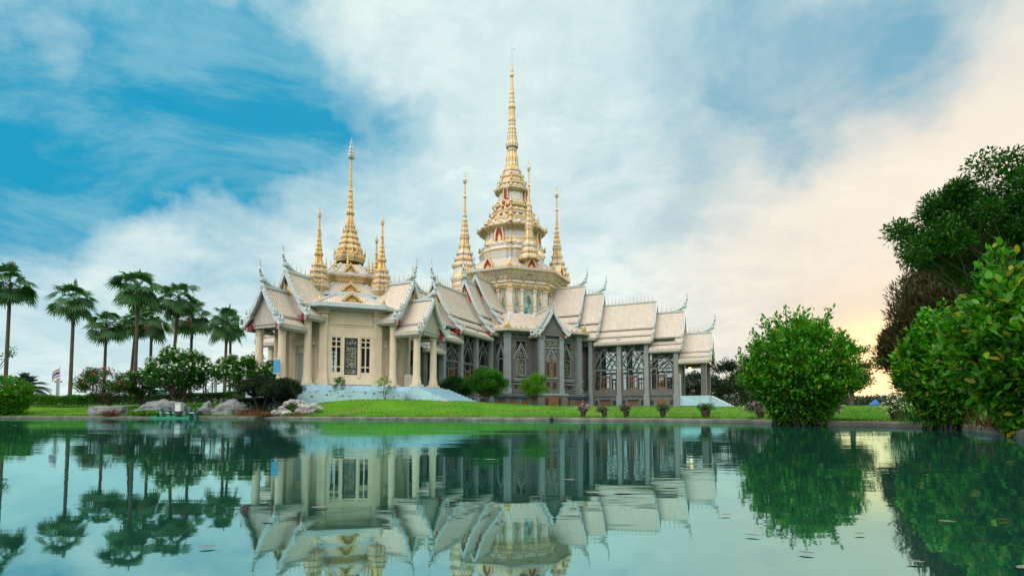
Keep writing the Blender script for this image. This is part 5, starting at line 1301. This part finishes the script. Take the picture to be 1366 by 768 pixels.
o = leaf_mesh('low_plant', g.normal(size=(n_, 3)) * np.array([.18, .1, .05]), unit(g, n_) + np.array([0, 0, .6]), .16, 'round_leaf', None, .4, .2, 6, label='small green plant growing in the hollow of the white rock', category='plant'); o.location = p + Vector((0, 0, .25))

# --- flower pots on the bank
def flower_pot(px, pw, ph, fw, fh, leafm, flowm, nf, label, seed, off=.75, fl=.09, fsh=0.):
    q = (px - 683) / F; Y = bank(q) + off; p = ground(px, Y); k = mpp(Y); r = pw * k / 2; h = ph * k
    root = thing('flower_pot', p, label=label, category='flower pot', group='potted flowers along the bank')
    mb = MB(); mb.lathe([(-.02, r * .62), (h * .5, r * .86), (h * .86, r * .98), (h * .88, r * 1.06), (h, r * 1.06), (h, r * .9), (h * .85, r * .86), (h * .84, .01)], circle(18)); mb.build('pot', 'terracotta', root)
    g = np.random.default_rng(seed); rad = fw * k / 2; hh = fh * k; n_ = int(650 * max(1, rad / .45))
    u = unit(g, n_); rr = g.random((n_, 1)) ** .45 * (1 + .35 * np.array([[mnoise.noise(Vector(v * 2) + Vector((seed, 0, 0)))] for v in u]))
    P = u * rr * np.array([rad, rad, hh / 2]) + np.array([fsh * k, 0, h + hh * .36]); P = P[P[:, 2] > h * .75]; n_ = len(P)
    leaf_mesh('foliage', P, unit(g, n_) + np.array([0, 0, .3]), g.uniform(.6, 1.2, n_) * fl, leafm, root, .42, .15, seed)
    s = MB()
    for i in range(26):
        t = P[g.integers(n_)]; s.tube([(g.normal() * r * .3, g.normal() * r * .3, h * .84), (t[0] * .5, t[1] * .5, h + hh * .2), tuple(t)], [.008, .006, .004], 3, cap=False)
    s.build('stems', 'dark_bark', root)
    if flowm:
        sel = P[g.integers(n_, size=nf)]; c = np.array([fsh * k, 0, h + hh * .36]); o_ = sel - c; sel = c + o_ * 1.12
        leaf_mesh('blossom', sel, unit(g, nf) * .8 + o_ / rad * .5 + np.array([0, -.3, .2]), fl * .9, flowm, root, .75, .1, seed + 1, kind='stuff')
    return root
flower_pot(778, 8, 9, 17, 10, 'round_leaf', 'purple_petal', 260, 'small pot of dense purple flowers, leftmost on the bank', 1)
flower_pot(806, 8, 8, 17, 8, 'tree_leaf', 'purple_petal', 90, 'small pot of pale purple flowers leaning left, second from the left', 2, fsh=-3)
flower_pot(835.5, 8.5, 9, 17, 11, 'tree_leaf', 'purple_petal', 110, 'pot of green and purple flowers below the middle glazed bay', 3, fsh=-2)
flower_pot(884, 9, 10, 20, 11, 'tree_leaf', 'purple_petal', 30, 'bushy mostly green pot in front of the porch steps', 4)
flower_pot(941, 13, 11, 24, 11, 'tree_leaf', None, 0, 'broad green pot in front of the last porch column', 5)
flower_pot(1014, 11, 10, 30, 16, 'tree_leaf', 'purple_petal', 140, 'purple flower pot half behind the left side of the lone round bush', 6, off=.8, fsh=-6)
flower_pot(1106, 11, 10, 26, 18, 'tree_leaf', 'purple_petal', 160, 'purple flower pot showing right behind the lone round bush', 7, off=2.4)
flower_pot(1197, 20, 14, 34, 26, 'tree_leaf', 'petal', 260, 'largest round brown pot with white flowers at the right end of the bank', 8, off=.8, fl=.07)

# --- pond things
fb = thing('paddle_aerator', (*at(237, 556, 36.3).xy, 0), .08, label='green paddle wheel aerator with a cream motor box floating by the bank', category='aerator')
mb = MB()
for y in (-.55, .55): mb.box(-1.35, 1.1, y - .16, y + .16, -.05, .11)
mb.box(-1.25, -1.15, -.5, .5, .10, .2); mb.box(.9, 1.0, -.5, .5, .10, .2); mb.box(-.1, .1, -.5, .5, .10, .2)
mb.build('float', 'green_plastic', fb)
mb = MB(); mb.box(-.14, .30, -.2, .2, .34, .5, 1); mb.box(-.10, .26, -.18, .18, .5, 1.0, 0); mb.box(-.13, .29, -.21, .21, 1.0, 1.05, 0); mb.box(-.02, .18, -.12, .12, .2, .36, 1); mb.build('motor_box', ['white_paint', 'dark'], fb)
mb = MB(); mb.tube([(-1.2, 0, .38), (1.3, 0, .38)], [.03, .03], 6); mb.build('axle', 'steel', fb)
for x in (-.95, -.45, .62, 1.22):
    mb = MB(); mb.T = Matrix.Translation((x, 0, .38)); mb.tube([(-.09, 0, 0), (.09, 0, 0)], [.07, .07], 8)
    for k in range(8):
        a = 2 * math.pi * k / 8 + x; c, s = math.cos(a), math.sin(a)
        mb.bar((0, c * .06, s * .06), (0, c * .26, s * .26), .04, .04, (1, 0, 0)); mb.bar((0, c * .24, s * .24), (0, c * .40, s * .40), .17, .03, (0, -s, c))
    mb.build('paddle_wheel', 'teal_plastic', fb)
q = (735 - 683) / F; Y = bank(q)
bm = bmesh.new(); bmesh.ops.create_uvsphere(bm, u_segments=16, v_segments=10, radius=.115, matrix=Matrix.Diagonal((1, .85, .8, 1)))
bmesh.ops.create_cone(bm, cap_ends=True, segments=8, radius1=.04, radius2=.04, depth=.08, matrix=Matrix.Translation((0, 0, .10)))
bmesh.ops.create_cone(bm, cap_ends=True, segments=8, radius1=.02, radius2=.02, depth=.2, matrix=Matrix.Translation((-.16, 0, -.02)) @ Matrix.Rotation(R(90), 4, 'Y'))
me = bpy.data.meshes.new('pond_float'); bm.to_mesh(me); bm.free(); me.materials.append(M['dark'])
o = bpy.data.objects.new('pond_float', me); COL.objects.link(o); o.location = (q * Y, Y - .18, .09); tag(o, label='small black float lying against the kerb below the front porch', category='float')
g = np.random.default_rng(31); proto = None
for (px, py, s_) in ((340, 560, .10), (795, 657, .12), (830, 655.5, .12), (893, 648, .10), (965, 686, .05), (1000, 713, .05), (1070, 736, .045), (1257, 695, .06), (1355, 755, .06), (1213, 748, .05), (1141, 711, .04), (430, 676, .08), (565, 655, .08), (360, 693, .05), (655, 613, .12), (760, 640, .08), (520, 700, .05), (20, 567, .25), (64, 567, .3), (283, 728, .05)):
    Y = CAM_H * F / (py - 551 + 1e-3); x = (px - 683) / F * Y
    if proto is None:
        mb = MB(); prof = [(-1, 0), (-.4, .38), (.3, .36), (1, .02), (.35, -.34), (-.45, -.36)]
        mb.add([(x_, y_, .004 + .02 * abs(y_)) for x_, y_ in prof] + [(0, 0, .003)], [(k, (k + 1) % 6, 6) for k in range(6)])
        proto = mb.build('floating_leaf', 'pale_rock'); o = proto
    else: o = proto.copy(); COL.objects.link(o)
    o.location = (x, Y, .006); o.scale = (s_ * .45, s_ * .45, s_ * .45); o.rotation_euler = (0, 0, g.uniform(-.4, .4))
    tag(o, label='tiny pale leaf floating flat on the green pond water', category='leaf', group='pale leaves floating on the pond')

# --- flags, poles and wires, far canopy
def flag(px, Y, ptop, pbot, w, h, label, droop, dirn=-1):
    top = at(px, ptop, Y); p = ground(px, Y); root = thing('flag', p, label=label, category='flag'); H = top.z - p.z
    mb = MB(); mb.tube([(0, 0, -.3), (0, 0, H)], [.035, .025], 6); mb.lathe([(0, .05), (.06, .06), (.1, .01)], circle(8), c=(0, 0, H)); mb.build('pole', 'steel', root)
    mb = MB(); nx, bands = 10, [(0, 1 / 6, 0), (1 / 6, 2 / 6, 1), (2 / 6, 4 / 6, 2), (4 / 6, 5 / 6, 1), (5 / 6, 1, 0)]
    def P(i, v):
        u = i / nx; return (dirn * (w * u * .82 + .0), .10 * math.sin(u * 7 + v * 2), H - .08 - v * h * (1 - .18 * u) - droop * h * u ** 1.25)
    for i in range(nx):
        for (v0, v1, m_) in bands: mb.add([P(i, v0), P(i + 1, v0), P(i + 1, v1), P(i, v1)], [(0, 1, 2, 3)], m_)
    mb.build('cloth', ['flag_red', 'flag_white', 'flag_blue'], root, smooth=True)
flag(78, 55, 489, 530, 1.05, .95, 'red white and blue striped flag hanging left of the lone tall palm', .75)
flag(302, 60, 503, 530, .95, .55, 'smaller striped flag half hidden among the frangipani', .35)
for (px, Y, top) in ((76.5, 75, 505), (287, 78, 508)):
    p = ground(px, Y); h = at(px, top, Y).z - p.z
    root = thing('utility_pole', p, label='grey concrete pole behind the striped flag' if px < 100 else 'grey concrete pole seen under the bare frangipani branches', category='pole', group='concrete poles behind the garden')
    mb = MB(); mb.box(-.16, .16, -.13, .13, -.3, h); mb.box(-.19, .19, -.16, .16, h, h + .08); mb.build('post', 'pale_concrete', root)
    mb = MB(); mb.box(-.55, .55, -.05, .05, h - .5, h - .38); [mb.lathe([(0, .05), (.08, .07), (.14, .02)], circle(6), c=(x, 0, h - .38)) for x in (-.45, 0, .45)]; mb.build('crossarm', 'dark', root)
wr = MB(); z0 = 2.2
for k in range(7):
    a = Vector((-120, 150, 6.2 + k * .95)); c = Vector((-10, 150, 6.4 + k * .9)); pts = [a.lerp(c, i / 14) + Vector((0, 0, -1.2 * math.sin(math.pi * i / 14))) for i in range(15)]
    wr.tube(pts, [.035] * 15, 3, cap=False)
for x in (-120, -10): wr.tube([(x, 150, 0), (x, 150, 13)], [.2, .15], 8)
wr.build('power_line', 'dark', label='sagging power wires far beyond the garden on the left', category='power line')
sg_ = thing('sign_board', ground(212, 62), label='dark green sign board on two posts behind the largest frangipani', category='sign')
mb = MB(); mb.box(-.9, .9, -.04, .04, 1.3, 2.1); mb.build('board', 'teal_plastic', sg_)
for x in (-.7, .7): mb = MB(); mb.box(x - .05, x + .05, .045, .12, -.2, 2.1); mb.build('post', 'steel', sg_)
cn = thing('canopy', ground(1166, 60), .5, label='bright blue sloping canopy far across the lawn between the bushes', category='canopy')
mb = MB(); v = [(-.55, -.4, .25), (.5, -.4, .35), (.5, .4, .35), (-.55, .4, .25), (.35, 0, .95)]
mb.add(v + [(x, y, z - .18) for x, y, z in v[:4]], [(0, 1, 4), (1, 2, 4), (2, 3, 4), (3, 0, 4), (0, 5, 6, 1), (1, 6, 7, 2), (2, 7, 8, 3), (3, 8, 5, 0)]); mb.build('cloth', 'blue_cloth', cn)
for x, y in ((-.5, -.36), (.46, -.36), (.46, .36), (-.5, .36)): mb = MB(); mb.tube([(x, y, -.3), (x, y, .27)], [.03, .03], 6); mb.build('post', 'steel', cn)
